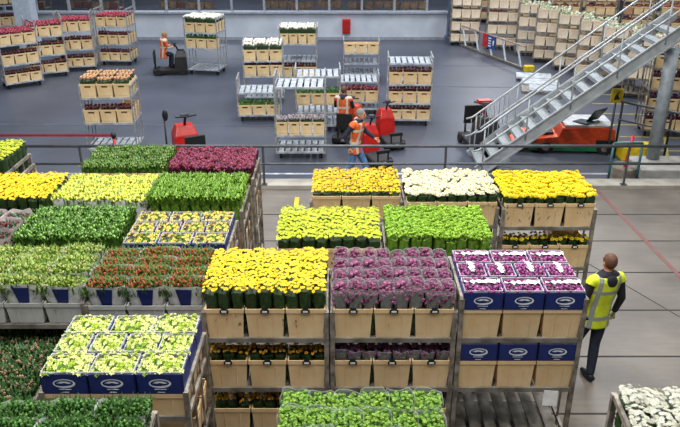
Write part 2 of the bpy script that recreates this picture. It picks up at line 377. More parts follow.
def sleeve_mesh(name, w, d, h0, h1, m, flare=1.0, jag=.02, blue=False):
    f = MB(); n = 16; vs = []
    for i, z in enumerate((h0, (h0 + h1) / 2, h1)):
        k = (.78, .92, flare)[i]
        for j in range(n):
            q = 2 * math.pi * j / n; c, s_ = math.cos(q), math.sin(q); e = 1 + random.uniform(-.03, .03)
            rx = w / 2 * k * abs(c) ** .5 * (1 if c > 0 else -1); ry = d / 2 * k * abs(s_) ** .5 * (1 if s_ > 0 else -1)
            vs.append((rx * e, ry * e, z + (random.uniform(-jag, jag) if i == 2 else 0)))
    fs = [(i * n + j, i * n + (j + 1) % n, (i + 1) * n + (j + 1) % n, (i + 1) * n + j) for i in range(2) for j in range(n)]
    f.add(vs, fs)
    top = vs[2 * n:]; f.add(top + [(x * 1.01, y * 1.01, z + .006) for x, y, z in top], [(j, (j + 1) % n, n + (j + 1) % n, n + j) for j in range(n)], 1)
    if blue:
        for sy in (-1, 1):
            a = w * .2; y0 = sy * (d / 2 * .80); y1 = sy * (d / 2 * (flare + .07)); zb = h0 + (h1 - h0) * .05; zt = h1 - jag
            f.add([(-a * .5, y0 , zb), (a * .5, y0, zb), (a, y1, zt), (-a, y1, zt)], [(0, 1, 2, 3)], 2)
    return f.mesh(name, [m, RIM, BLUE], False)
RIM = mat('film_rim', '#eceef0', '#d8dadc', .3, 0, 20, alpha=.8)
KINDS_ = {}
def flower_mats(key, *cols): return [mat(f'{key}_petal_{i}', c, c2, .6, 0, 40, rnd=.06) for i, (c, c2) in enumerate(cols)]
def make_kind(key, w, d, h, style, cols, leafm=LEAFD, count=16, size=.026, sleeve=None, variants=3, dome=.03, lh=.8, centre=.33, blades=40, sl=(0.25, .92, 1.02), bladew=.012, blue=False):
    """meshes for one kind of bunch: (foliage, blooms, sleeve) per variant; bunch origin at its foot"""
    out = []; pm = flower_mats(key, *cols)
    for v in range(variants):
        random.seed(hash_(key) + v)
        f = MB(); prism_leaves(f, w, d, h * lh, 0, blades, bladew)
        b = MB()
        for (x, y) in jgrid(w * 1.02, d * 1.02, count):
            ex = (x / (w / 2)) ** 2 + (y / (d / 2)) ** 2
            z = h - dome * ex * .6 + random.uniform(-.018, .012); tl = (x / w * 1.1 + random.uniform(-.25, .25), y / d * 1.1 + random.uniform(-.25, .25))
            if style == 'daisy': daisy(b, (x, y, z - size * .5), size * random.uniform(.85, 1.15), tl, 8, 0, 1, centre)
            elif style == 'mum': mum(b, (x, y, z - size * .7), size * random.uniform(.9, 1.1), tl, 0, 1)
            elif style == 'puff':
                M = None; b.ball((x, y, z - size), size * random.uniform(.8, 1.2), 6, 4, .3, random.choice((0, 0, 1)))
                for _ in range(3): daisy(b, (x + random.uniform(-.6, .6) * size, y + random.uniform(-.6, .6) * size, z - size * .25), size * .6, (random.uniform(-.6, .6), random.uniform(-.6, .6)), 5, random.choice((0, 0, 1)), 0, 0, .5, 1)
            elif style == 'tulip':
                if random.random() < .62: tulip(b, (x, y, z - .05), size * random.uniform(.75, 1.1), size * 2.6, random.uniform(0, 6.3), .35, random.choice(range(len(cols))))
                for _ in range(3): leaf(f, (x + random.uniform(-.015, .015), y + random.uniform(-.015, .015), z - .13), random.uniform(.09, .16), bladew * 1.4, random.uniform(0, 6.3), random.uniform(.05, .5))
            elif style == 'freesia':
                if random.random() < .8: daisy(b, (x, y, z - size * .4), size * random.uniform(.8, 1.2), tl, 5, random.choice((0, 0, 0, 1)), 1, .2, .7)
                else: leaf(f, (x, y, z - .06), .09, .03, random.uniform(0, 6.3), .6)
        fm_ = f.mesh('foliage', leafm); bm_ = b.mesh('blooms', pm) if b.v else None
        sm_ = sleeve_mesh('sleeve', w * 1.06, d * 1.06, h * sl[0], h * sl[1], sleeve, sl[2], blue=blue) if sleeve else None
        out.append((fm_, bm_, sm_))
    KINDS_[key] = out; random.seed(hash_(key) + 99)
def hash_(s): return sum(ord(c) * (i + 3) for i, c in enumerate(s))
PROTOS = {}
def bunches(t, z, key, name, nx, ny, labelw, where, cat='flower bunch', group=None, rows=None, w=1.2, d=.86, x0=0, y0=0, rotate=True, jit=.008, zj=.012):
    if key not in PROTOS:
        PROTOS[key] = []
        for fm_, bm_, sm_ in KINDS_[key]: PROTOS[key].append((fm_, bm_, sm_))
    px, py = w / nx, d / ny
    first = []
    for j in range(ny):
        if rows and j not in rows: continue
        for i in range(nx):
            x = x0 - w / 2 + px * (i + .5) + random.uniform(-jit, jit); y = y0 - d / 2 + py * (j + .5) + random.uniform(-jit, jit)
            v = random.randrange(len(PROTOS[key])); rz = t.rotation_euler.z + (random.choice((0, math.pi)) if rotate else 0) + random.uniform(-.05, .05)
            loc = wpos(t, x, y, z + .04 + random.uniform(-zj, zj))
            pk = (key, v, name)
            row = 'front row' if j == 0 else (ORD[j] + ' row back')
            lab = f"{labelw}, {row}, {ORD[i]} from left, {where}"
            if pk not in PK:
                e = empty(name, loc, rz); fm_, bm_, sm_ = PROTOS[key][v]; ks = [put('foliage', fm_, e)]
                if bm_: ks.append(put('blooms', bm_, e))
                if sm_: ks.append(put('sleeve', sm_, e))
                PK[pk] = e; KIDS[e.name] = ks
            else: e = copy_thing(PK[pk], loc, rz)
            for k_ in ('label', 'category', 'group'):
                if k_ in e: del e[k_]
            tag(e, lab, cat, group)
            e.scale = (1, 1, random.uniform(.97, 1.03))
PK = {}
W9, D4 = .133, .215
Y1, Y2 = ('#fbe61c', '#f0d010'), ('#7a4a10', '#9c6a14')
make_kind('ymum', .133, .172, .58, 'daisy', [Y1, ('#d8b418', '#a88814')], count=30, size=.021, centre=.2, dome=.06)
make_kind('ymum2', .133, .172, .46, 'daisy', [('#fbe014', '#f2cc08'), ('#e0b810', '#d0a410')], count=26, size=.025, centre=.2)
make_kind('ymum_small', .133, .2, .42, 'daisy', [('#f2b818', '#dc9a08'), ('#b87010', '#8a5a10')], count=16, size=.022, centre=.28, variants=2)
make_kind('pmum', .15, .21, .57, 'puff', [('#823c62', '#5e2846'), ('#a05c84', '#7a3c62')], count=42, size=.02, dome=.17, sleeve=CLEARP, sl=(.35, .92, 1.04))
make_kind('pmum_small', .15, .2, .42, 'puff', [('#8a5276', '#6c385a'), ('#a06a8c', '#7a4468')], count=16, size=.022, sleeve=CLEARP, variants=2, sl=(.35, .95, 1.06))
make_kind('limemum', .15, .172, .5, 'daisy', [('#d2da2c', '#b6c41e'), ('#a8b828', '#8aa01c')], count=26, dome=.05, size=.024, leafm=LEAFD, centre=.25)
make_kind('greenmum', .133, .172, .5, 'puff', [('#84aa1a', '#608c0e'), ('#a2c430', '#7aa41c')], count=30, size=.018, leafm=LEAFL)
make_kind('orangemum', .133, .172, .42, 'daisy', [('#efd01c', '#e4bc0c'), ('#8c7a10', '#a89010')], count=24, size=.023, centre=.25)
make_kind('whitemum', .133, .172, .47, 'mum', [('#f4f1dd', '#e9e4c4'), ('#f0eab8', '#e6dc9a')], count=9, size=.038)
make_kind('bigyellow', .133, .172, .47, 'mum', [('#f8e41a', '#f0d208'), ('#f4d80c', '#e6c404')], count=9, size=.038)
make_kind('bigyellow_small', .133, .2, .42, 'mum', [('#f2dc1a', '#e8ca08'), ('#e8cc0c', '#dcb804')], count=6, size=.036, variants=2)
make_kind('greenball', .2, .215, .56, 'puff', [('#64901a', '#48700e'), ('#8cae30', '#688e1c')], count=42, size=.019, leafm=LEAFM, sleeve=CLEAR, sl=(.3, .98, 1.08))
make_kind('whitespray', .17, .215, .5, 'daisy', [('#d2d2c4', '#bcbcae'), ('#d8d890', '#c8c878')], count=34, size=.025, centre=.15)
make_kind('redtulip', .133, .172, .44, 'tulip', [('#862a44', '#661c34'), ('#9c3850', '#7a263c'), ('#985070', '#7a3858')], leafm=mat('purple_leaf', '#5c2436', '#3c1822', .6, 0, 25), count=46, size=.019, bladew=.009)
make_kind('greentulip', .133, .172, .46, 'tulip', [('#88b43a', '#689428'), ('#a4c45c', '#7ca43a')], leafm=LEAFL, count=40, size=.014, bladew=.02)
make_kind('darkgreentulip', .133, .172, .46, 'tulip', [('#648e30', '#446c1c'), ('#98a868', '#788c48')], leafm=LEAFM, count=40, size=.014, bladew=.018)
make_kind('glosstulip', .133, .172, .46, 'tulip', [('#78a838', '#548622'), ('#a8cc78', '#78aa4c')], leafm=mat('fresh_leaf', '#527a26', '#335616', .4, 0, 25, rnd=.1), count=40, size=.014, bladew=.02)
make_kind('limetulip', .4, .2, .5, 'tulip', [('#a8c050', '#80a034'), ('#ccc488', '#a8a860')], leafm=LEAFO, count=130, size=.013, sleeve=LINER, sl=(.3, .86, 1.05), bladew=.016, blue=True, dome=.05)
make_kind('redgreentulip', .4, .2, .5, 'tulip', [('#b4502c', '#8c3a1c'), ('#a8542c', '#84401c'), ('#98703c', '#785424')], leafm=mat('sage_leaf', '#5f8438', '#3f6424', .5, 0, 25, rnd=.1), count=130, size=.014, sleeve=LINER, sl=(.3, .86, 1.05), bladew=.014, blue=True, dome=.05)
make_kind('nighttulip', .4, .28, .42, 'tulip', [('#a08468', '#7c6048'), ('#4c7430', '#345820')], leafm=mat('deep_leaf', '#36602a', '#1f421a', .5, 0, 25), count=130, size=.014, bladew=.014, variants=2)
make_kind('frontgreentulip', .4, .22, .42, 'tulip', [('#4c8038', '#34661f'), ('#6c9848', '#4c7c30')], leafm=mat('front_leaf', '#42682a', '#284a18', .5, 0, 25), count=150, size=.013, sleeve=LINER, sl=(.3, .84, 1.02), blue=True, dome=.05, bladew=.014, variants=2)
make_kind('daffodil', .2, .172, .44, 'tulip', [('#e4e04c', '#ccc83c'), ('#d8e068', '#b8cc48'), ('#efe87c', '#dcd85c')], leafm=LEAFO, count=56, size=.018, sleeve=PAPER, sl=(.0, .86, 1.0), bladew=.012)
make_kind('potted', .3, .285, .3, 'tulip', [('#7c3440', '#5c2430'), ('#588c6c', '#3c6c50')], leafm=mat('bronze_leaf', '#5c4034', '#38402c', .5, 0, 25), count=70, size=.016, sleeve=mat('pale_pink_paper', '#d8c8c4', '#c0aca8', .7), sl=(.0, 1.0, 1.05), bladew=.02)
make_kind('boxpurple', .34, .235, .25, 'puff', [('#8c3074', '#6e205c'), ('#b868a4', '#96488a')], count=60, size=.017, lh=.7, blades=10)
make_kind('boxlime', .34, .235, .25, 'freesia', [('#eeeeb0', '#dde480'), ('#bcd040', '#98b82c')], leafm=LEAFL, count=80, size=.024, lh=.72, blades=10)
make_kind('boxmixed', .34, .235, .25, 'freesia', [('#f0e070', '#e4c848'), ('#5c3050', '#482440')], leafm=LEAFL, count=70, size=.022, lh=.72, blades=10)
# far, simple flowers
def simple_kind(key, w, d, h, c, lf=LEAFD, n=14, size=.035):
    random.seed(hash_(key)); f = MB(); prism_leaves(f, w, d, h * .8, 0, 8, .02); b = MB()
    for x, y in jgrid(w, d, n): b.ball((x, y, h - size * .6 + random.uniform(-.02, .01)), size, 6, 4, .2, 0)
    KINDS_[key] = [(f.mesh('foliage', lf), b.mesh('blooms', flower_mats(key, c)), None)]
simple_kind('far_white', .39, .29, .52, ('#efece0', '#dcd8c8'))
simple_kind('far_red', .39, .29, .4, ('#b04054', '#8c2c3c'), mat('wine_leaf', '#5a2830', '#3a1a20', .7, 0, 20))
simple_kind('far_darkred', .39, .29, .40, ('#6c2c2c', '#4c2020'), mat('wine_leaf2', '#3a2020', '#241818', .7, 0, 20))
simple_kind('far_yellowred', .39, .29, .46, ('#e2cc84', '#a84858'))
simple_kind('far_pink', .39, .29, .4, ('#c45c74', '#a04458'), mat('wine_leaf3', '#7a3c48', '#4a2430', .7, 0, 20))
simple_kind('far_green', .39, .29, .42, ('#4c7444', '#36582f'), LEAFM)
simple_kind('far_purple', .39, .29, .42, ('#7c3460', '#5c2448'), mat('wine_leaf4', '#44203a', '#2c1426', .7, 0, 20))
simple_kind('far_striped', .28, .29, .42, ('#d8ccd4', '#3c2430'))
# ------------------------------------------------------------------ blue carton
def carton_mesh(w, d, h):   # open box
    k = ('carton', w, d)
    if k in MC: return MC[k]
    f = MB(); t = .008
    f.box((0, 0, t / 2), (w, d, t))
    for s_ in (-1, 1): f.box((s_ * (w / 2 - t / 2), 0, h / 2), (t, d, h)); f.box((0, s_ * (d / 2 - t / 2), h / 2), (w, t, h))
    g = MB(); lh = .02
    for s_ in (-1, 1):
        g.box((s_ * (w / 2 - .012), 0, h - .03 + lh / 2), (.007, d - .018, lh + .06)); g.box((0, s_ * (d / 2 - .012), h - .03 + lh / 2), (w - .02, .007, lh + .06))
    # printed oval mark: ring with a swoosh, two text strokes
    L = MB(); n = 24; vs = []; fs = []
    cx, cz, y = 0, h * .56, -d / 2 - .003
    for j in range(n + 1):
        q = 2 * math.pi * j / n; th = .010 + .009 * max(0, -math.sin(q - .5))
        vs += [(cx + (.075) * math.cos(q), y, cz + .036 * math.sin(q)), (cx + (.075 - th) * math.cos(q), y, cz + (.036 - th * .8) * math.sin(q))]
    fs = [(2 * j, 2 * j + 2, 2 * j + 3, 2 * j + 1) for j in range(n)]
    vs = [(a * 1.25, b, cz + (c - cz) * 1.25) for a, b, c in vs]; L.add(vs, fs)
    sw = [(-.05, .004), (-.02, .018), (.02, .016), (.05, .004), (.03, -.002), (.0, .006), (-.02, .0)]
    L.add([(cx + a * 1.25, y, cz + b * 1.25) for a, b in sw], [tuple(range(7))])
    for a, b, c in ((.05, -.06, .004), (.03, -.09, .004)):
        L.box((cx, y + .001, cz + b), (a * 2, .002, c))
    MC[k] = (f.mesh('flower_carton', BLUE), g.mesh('liner', mat('grey_liner', '#b9b9bd', '#9a9aa0', .5, 0, 14)), L.mesh('printed_mark', LOGO)); return MC[k]
STRIP = None
def cartons(t, z, key, labelw, where, rows=3, paperm=None, pattern=(3, 4, 3), ztop=.262):
    global STRIP
    for r in range(rows):
        n = pattern[r]; p = 1.2 / n; w = p - .012; d = .285; y = -DD / 2 + .15 + r * .3
        a, b, c = carton_mesh(w, d, .195)
        for i in range(n):
            x = -.6 + p * (i + .5)
            o = put('flower_carton', a, None, wpos(t, x, y, z)); o.rotation_euler = (0, 0, t.rotation_euler.z)
            rw = ('front', 'middle', 'back')[r]
            tag(o, f'blue carton with white liner, {rw} row, {WORDS[n][i]}, {where}', 'box', None)
            put('liner', b, o); put('printed_mark', c, o)
            if key:
                fm_, bm_, _ = KINDS_[key][random.randrange(3)]
                e = empty('boxed_bouquet', wpos(t, x, y, z - .018), t.rotation_euler.z, f'{labelw}, {rw} row, {WORDS[n][i]} carton, {where}', 'flowers')
                put('foliage', fm_, e); put('blooms', bm_, e); e.scale = (w * .96 / .34, d * .97 / .235, random.uniform(.97, 1.05))
                if paperm:
                    if 'wrap' not in MC:
                        random.seed(5); g = MB(); m_ = 12
                        vs = []
                        for q in range(m_ + 1):
                            xx = -.165 + .33 * q / m_
                            for yy in (-.03, 0, .035): vs.append((xx + random.uniform(-.006, .006), yy * .8 + random.uniform(-.016, .016), .258 + random.uniform(-.012, .012)))
                        g.add(vs, [(q * 3 + s_, q * 3 + 3 + s_, q * 3 + 4 + s_, q * 3 + 1 + s_) for q in range(m_) for s_ in (0, 1)])
                        g.box((0, 0, .15), (.2, .01, .2)); MC['wrap'] = g.mesh('wrapping_paper', PAPER)
                    q_ = put('wrapping_paper', MC['wrap'], e); q_.rotation_euler = (0, 0, 1.57 if n == 4 else 0); 
                    if n == 4: q_.scale = (.62, 1.3, 1)
# ================================================================== loads at the front
LV = (.46, 1.07, 1.68)
XL, XB, XA = -1.97, -3.23, -4.49
A = trolley('tall flower trolley loaded with small yellow chrysanthemums in cream bins', -.74, 6.05, top=2.0)
bins(A, 1.68, 'top shelf, small yellow chrysanthemum trolley', clips=True); bins(A, 1.07, 'second shelf, small yellow chrysanthemum trolley', clips=True); bins(A, .46, 'third shelf, small yellow chrysanthemum trolley')
bunches(A, 1.68, 'ymum', 'yellow_chrysanthemum_bunch', 9, 5, 'small yellow chrysanthemum bunch', 'beside the purple bunches', group='yellow chrysanthemums, front left of centre')
bunches(A, 1.07, 'ymum_small', 'yellow_chrysanthemum_bunch', 9, 4, 'golden chrysanthemum bunch', 'second shelf beside purple', rows=(0,), y0=.02, group='golden chrysanthemums on second shelf')
bunches(A, .46, 'ymum_small', 'yellow_chrysanthemum_bunch', 9, 4, 'golden chrysanthemum bunch', 'third shelf near the floor', rows=(0,), y0=.02, group='golden chrysanthemums on third shelf')
B = trolley('tall flower trolley loaded with purple chrysanthemums wrapped in clear film', .53, 6.05, top=2.0)
bins(B, 1.68, 'top shelf under purple bunches', clips=True); bins(B, 1.07, 'second shelf under purple bunches', clips=True); bins(B, .46, 'third shelf below purple bunches')
bunches(B, 1.68, 'pmum', 'purple_chrysanthemum_bunch', 8, 4, 'purple chrysanthemum bunch in milky film', 'centre trolley', group='purple chrysanthemums in the centre')
bunches(B, 1.07, 'pmum_small', 'purple_chrysanthemum_bunch', 8, 4, 'shaded purple bunch in film', 'second shelf', rows=(0,), y0=.02, group='purple chrysanthemums on the second shelf')
bunches(B, .46, 'pmum_small', 'purple_chrysanthemum_bunch', 8, 4, 'dark purple bunch in film', 'third shelf', rows=(0,), y0=.02, group='purple chrysanthemums on the third shelf')
C_ = trolley('tall flower trolley with blue cartons of purple flowers and an empty lower deck', 1.8, 6.05, top=2.15)
bins(C_, 1.68, 'top shelf under blue cartons', side=1); bins(C_, 1.07, 'second shelf under blue cartons', side=1)
cartons(C_, 2.02, 'boxpurple', 'purple flowers', 'on the blue carton trolley at right', paperm=True)
cartons(C_, 1.42, None, '', 'second shelf, blue carton trolley at right', rows=1)
f = MB(); f.box((0, 0, 0), (.15, .004, .17)); lb = f.obj('paper_note', PAPER, None, loc=(2.18, 6.02, .98)); lb.rotation_euler = (R(-12), R(4), 0)
tag(lb, 'blank white paper note hanging from the shelf edge above the empty deck', 'note')
D_ = trolley('flower trolley loaded with lime yellow chrysanthemums behind the small yellow ones', -.13, 7.35)
bunches(D_, 1.68, 'limemum', 'lime_chrysanthemum_bunch', 8, 5, 'lime yellow chrysanthemum bunch', 'behind small yellow ones', group='lime yellow chrysanthemums')
bins(D_, 1.68, 'top shelf, lime yellow trolley', side=-1)
E_ = trolley('flower trolley loaded with bright green button chrysanthemums behind the purple ones', 1.14, 7.35)
bunches(E_, 1.68, 'greenmum', 'green_chrysanthemum_bunch', 9, 5, 'bright green button chrysanthemum bunch', 'behind purple bunches', group='bright green button chrysanthemums')
F_ = trolley('flower trolley loaded with orange yellow chrysanthemums nearest the walking man', .22, 8.9)
bunches(F_, 1.68, 'orangemum', 'orange_chrysanthemum_bunch', 9, 5, 'orange yellow chrysanthemum bunch', 'back centre', group='orange yellow chrysanthemums')
bins(F_, 1.68, 'top shelf, orange yellow trolley', side=-1)
G_ = trolley('flower trolley loaded with large white chrysanthemums in the back row', 1.48, 8.7)
bunches(G_, 1.68, 'whitemum', 'white_chrysanthemum_bunch', 9, 5, 'large white chrysanthemum bunch', 'beside bright yellow', group='large white chrysanthemums')
bins(G_, 1.68, 'top shelf under white chrysanthemums')
H_ = trolley('flower trolley loaded with large bright yellow chrysanthemums at the right of back row', 2.76, 8.65)
bunches(H_, 1.68, 'bigyellow', 'yellow_chrysanthemum_bunch', 9, 5, 'large bright yellow chrysanthemum bunch', 'back right', group='large bright yellow chrysanthemums')
bunches(H_, 1.07, 'bigyellow_small', 'yellow_chrysanthemum_bunch', 9, 4, 'bright yellow bunch', 'second shelf, back right trolley', rows=(0,), y0=.02, group='bright yellow chrysanthemums on second shelf')
bins(H_, 1.68, 'top shelf under large yellow blooms', clips=True, side=1); bins(H_, 1.07, 'second shelf, back right trolley', clips=True, side=1)
I_ = trolley('nearest flower trolley loaded with fluffy green bunches in clear sleeves', .16, 3.62)
bunches(I_, 1.68, 'greenball', 'green_chrysanthemum_bunch', 6, 4, 'fluffy green bunch in clear sleeve', 'nearest centre trolley', rows=(1, 2, 3), group='fluffy green bunches in front')
J_ = trolley('nearest flower trolley loaded with white daisy sprays at the bottom right corner', 2.78, 3.75, yaw=R(-4), top=2.1)
bunches(J_, 1.68, 'whitespray', 'white_daisy_bunch', 7, 4, 'white daisy spray bunch', 'bottom right trolley', group='white daisy sprays')
# left block, right-hand column
c1 = trolley('flower trolley loaded with dark red tulips farthest along the left aisle', -1.88, 9.75)
bunches(c1, 1.68, 'redtulip', 'red_tulip_bunch', 9, 5, 'dark red tulip bunch', 'by the railing', group='dark red tulips')
bins(c1, 1.68, 'top shelf, dark red tulip trolley', side=1, rows=()); bins(c1, 1.07, 'second shelf, dark red tulip trolley', side=1, rows=())
c2 = trolley('flower trolley loaded with bright green tulips in front of the dark red ones', -1.9, 8.6)
bunches(c2, 1.68, 'greentulip', 'green_tulip_bunch', 9, 5, 'bright green tulip bunch', 'in front of red tulips', group='bright green tulips')
bins(c2, 1.68, 'top shelf, bright green tulip trolley', side=1, rows=()); bins(c2, 1.07, 'second shelf, bright green tulip trolley', side=1, rows=())
c3 = trolley('flower trolley loaded with blue cartons of yellow and purple bouquets', -1.92, 7.42)
cartons(c3, 1.86, 'boxmixed', 'yellow bouquet', 'left aisle carton trolley')
bins(c3, 1.5, 'top shelf, left aisle carton trolley', side=1, rows=()); bins(c3, 1.07, 'second shelf, left aisle carton trolley', side=1, rows=())
c4 = trolley('flower trolley loaded with reddish green tulips in white paper wraps', XL, 6.25)
bunches(c4, 1.68, 'redgreentulip', 'reddish_tulip_bunch', 3, 4, 'reddish green tulip bunch in paper', 'left aisle', group='reddish green tulips', rotate=False)
bins(c4, 1.68, 'top shelf, reddish tulip trolley', material=WBIN); bins(c4, 1.07, 'second shelf, reddish tulip trolley', side=1, rows=())
c5 = trolley('flower trolley loaded with blue cartons of lime and white flowers', -1.9, 4.88)
cartons(c5, 1.93, 'boxlime', 'lime and white flowers', 'front left carton trolley')
bins(c5, 1.58, 'under blue cartons at front left', side=1); bins(c5, 1.07, 'second shelf, front left carton trolley', side=1, rows=())
c6 = trolley('nearest left flower trolley loaded with dark green tulips in white paper', -2.1, 3.75)
bunches(c6, 1.68, 'frontgreentulip', 'green_tulip_bunch', 3, 4, 'dark green tulip bunch in white paper', 'bottom left', group='dark green tulips in front', rotate=False)
# middle column
b1 = trolley('flower trolley loaded with mid green tulips left of the dark red ones', -3.14, 9.75)
bunches(b1, 1.68, 'darkgreentulip', 'green_tulip_bunch', 9, 5, 'mid green tulip bunch', 'left of red tulips', group='mid green tulips')
bins(b1, 1.68, 'top shelf, mid green tulip trolley')
b2 = trolley('flower trolley loaded with pale yellow daffodil buds in white wraps', -3.16, 8.6)
bunches(b2, 1.68, 'daffodil', 'daffodil_bunch', 6, 5, 'pale yellow daffodil bud bunch', 'left block', group='pale yellow daffodil buds')
b3 = trolley('flower trolley loaded with glossy fresh green tulips left of yellow and purple cartons', -3.18, 7.45)
bunches(b3, 1.68, 'glosstulip', 'green_tulip_bunch', 9, 5, 'glossy fresh green tulip bunch', 'middle left block', group='glossy fresh green tulips')
b4 = trolley('flower trolley loaded with yellowish green tulips in white bins at the left', XB, 6.3)
bunches(b4, 1.68, 'limetulip', 'yellowish_tulip_bunch', 3, 4, 'yellowish green tulip bunch in paper', 'left edge', group='yellowish green tulips', rotate=False)
bins(b4, 1.68, 'top shelf, yellowish tulip trolley', material=WBIN); bins(b4, 1.07, 'second shelf, yellowish tulip trolley', material=WBIN)
bunches(b4, 1.07, 'nighttulip', 'dark_tulip_bunch', 3, 3, 'shaded dark tulip bunch', 'second shelf at left', rows=(0,), group='dark tulips on the second shelf')
b5 = trolley('flower trolley loaded with dusky pink and green tulips at the lower left', XB, 4.75, levels=(.46, 1.0, 1.5), top=1.8)
bunches(b5, 1.5, 'nighttulip', 'dark_tulip_bunch', 3, 3, 'dusky pink and green tulip bunch', 'lower left', group='dusky pink and green tulips')
# left column
a1 = trolley('flower trolley loaded with pale lime flowers at the top left by the railing', -5.55, 9.95)
bunches(a1, 1.68, 'limemum', 'lime_chrysanthemum_bunch', 8, 5, 'pale lime chrysanthemum bunch', 'far left by railing', group='pale lime chrysanthemums far left')
a0 = trolley('empty flower trolley with bare slatted top deck behind the daffodils', -4.28, 9.9, levels=(.46, 1.07, 1.62), top=1.8)
a2 = trolley('flower trolley loaded with golden yellow chrysanthemums at the left edge', -4.42, 8.6)
bunches(a2, 1.68, 'ymum2', 'golden_chrysanthemum_bunch', 9, 5, 'golden yellow chrysanthemum bunch', 'left edge', group='golden yellow chrysanthemums')
a3 = trolley('flower trolley loaded with bronze and green potted plants in pink paper', XA, 7.45)
bunches(a3, 1.75, 'potted', 'potted_plant', 4, 3, 'bronze leaved plant in pink paper', 'left edge', cat='potted plant', group='bronze leaved potted plants')
# ================================================================== trolleys in the hall
FARBINS = []
def hall(label, px, zc, short, yaw=0, levels=(.15, .72, 1.29), load=(), top=2.0, decktop=None, pale=True, W=1.25):
    X = (px - 340) / 720 * zc; Y = (zc - 6.15 * .4115) / .9114
    lv = list(levels) + ([decktop] if decktop else [])
    t = trolley(label, X, Y, yaw=yaw, levels=lv[1:] if lv and lv[0] < .3 else lv, top=top, fz=HZ, pale=pale, W=W)
    for item in load:
        z, key, nc = item[:3]; d0 = item[3] if len(item) > 3 else 0; side = item[4] if len(item) > 4 else 0
        zn = 'lower' if z < .5 else ('middle' if z < 1.1 else ('upper' if z < 1.8 else 'top'))
        ob = bins(t, z, f'{zn} shelf, {short}', cols=nc, material=BINL, side=side, d0=d0)
        if key:
            nm = {'far_white': 'white', 'far_red': 'red', 'far_darkred': 'dark red', 'far_yellowred': 'yellow and red', 'far_pink': 'pink', 'far_green': 'green', 'far_purple': 'purple', 'far_striped': 'dark and white'}[key]
            ny = 3 if z == max(l[0] for l in load) and not decktop else 1
            bunches(t, z, key, nm.replace(' and ', '_').replace(' ', '_') + '_flower_bunch', nc, 3, f'{nm} flowers', f'{zn} shelf, {short}'[:60], rows=None if ny == 3 else ((0,) if not side else (0,)), group=f'{nm} flowers, {short}', rotate=False, w=1.2, d=.88)
    return t
T3L = [(.15, 'far_darkred', 3, 0, 1), (.8, 'far_darkred', 3, 0, 1), (1.45, 'far_red', 3, 0, 1)]
hall('leftmost red flower trolley in the hall with three layers of cream bins', 17, 24.3, 'leftmost red flower trolley', R(38), levels=(.15, .8, 1.45), top=2.1, load=T3L)
hall('second red flower trolley from the left in the hall, three layers of bins', 46, 25.6, 'second red flower trolley', R(25), levels=(.15, .8, 1.45), top=2.1, load=T3L)
hall('third red flower trolley from the left in the hall, three layers of bins', 77, 26.5, 'third red flower trolley', R(12), levels=(.15, .8, 1.45), top=2.1, load=T3L)
hall('fourth red flower trolley standing behind the yellow and red one', 117, 27.4, 'fourth red flower trolley', R(-4), levels=(.15, .8, 1.45), top=2.1, load=T3L)
hall('pink and red flower trolley at the top left corner by the white pillar', 6, 30.0, 'top left corner trolley', R(30), levels=(.15, .72, 1.0, 1.8), load=[(1.0, 'far_darkred', 3), (1.85, 'far_pink', 3)], top=2.2)
hall('trolley with yellow and red flowers standing alone left in the hall', 108, 17.5, 'yellow and red flower trolley', R(8), levels=(.15, .5, 1.02), load=[(.85, 'far_darkred', 3, 0, 1), (1.48, 'far_yellowred', 3, 0, 1)], top=1.7) if False else None
T5 = trolley('trolley with yellow and red flowers standing alone left in the hall', -5.72, 17.1, yaw=R(3), levels=(.86, 1.5), top=1.8, fz=HZ, pale=True)
for z, key, zn in ((.86, 'far_darkred', 'lower'), (1.5, 'far_yellowred', 'upper')):
    bins(T5, z, f'{zn} shelf, yellow and red flower trolley', material=BINL, side=1)
    bunches(T5, z, key, 'yellow_red_flower_bunch' if 'y' in key else 'dark_red_flower_bunch', 3, 3, 'yellow and red flowers' if 'y' in key else 'dark red flowers', f'{zn} shelf of lone left trolley', rows=None if zn == 'upper' else (0,), group='flowers on the lone left trolley, ' + zn + ' shelf', rotate=False, w=1.2, d=.88)
hall('tall trolley with white flowers towed behind the orange vested driver', 206, 26.0, 'white flower trolley being towed', R(-12), levels=(.15, .95, 1.5), load=[(.95, 'far_green', 3), (1.5, 'far_white', 3, 0, 1)], top=2.0)
hall('trolley with a full top of white flowers left of the striped one', 264, 22.6, 'white flower trolley at centre left', R(3), levels=(.15, .85, 1.32), load=[(1.32, 'far_white', 3, 0, 1), (.85, 'far_darkred', 3)], top=1.9)
hall('low trolley with slatted deck over green plants at centre left', 259, 20.8, 'low green plant trolley', R(3), levels=(.15,), load=[(.15, 'far_green', 3)], decktop=.85, top=1.25)
hall('far trolley with white flowers on top in front of the back wall', 299, 24.4, 'far white flower trolley', 0, levels=(.15, .35, .9, 1.45), load=[(1.45, 'far_white', 4), (.35, 'far_darkred', 3)], top=2.05)
hall('open trolley with dark and white striped flowers and slatted top deck', 301, 17.9, 'striped flower trolley', R(0), levels=(.15, .62), load=[(.62, 'far_striped', 4)], decktop=1.82, top=2.1, W=1.25)
hall('trolley with green plants under a slatted deck behind the striped flowers', 318, 19.9, 'green plant trolley behind the striped one', R(2), levels=(.15, .55), load=[(.75, 'far_green', 3)], decktop=1.55, top=1.75)
hall('tall trolley with cream bins on top of bare slatted decks', 361, 25.0, 'tall bare decked trolley', R(0), levels=(.15, .3, .66, 1.0), load=[(1.0, None, 3)], top=1.45)
hall('trolley with red flowers under its slatted deck behind the red tow trucks', 358, 21.4, 'red flower trolley behind tow trucks', R(0), levels=(.15, .4), load=[(.4, 'far_red', 3)], decktop=1.0, top=1.2)
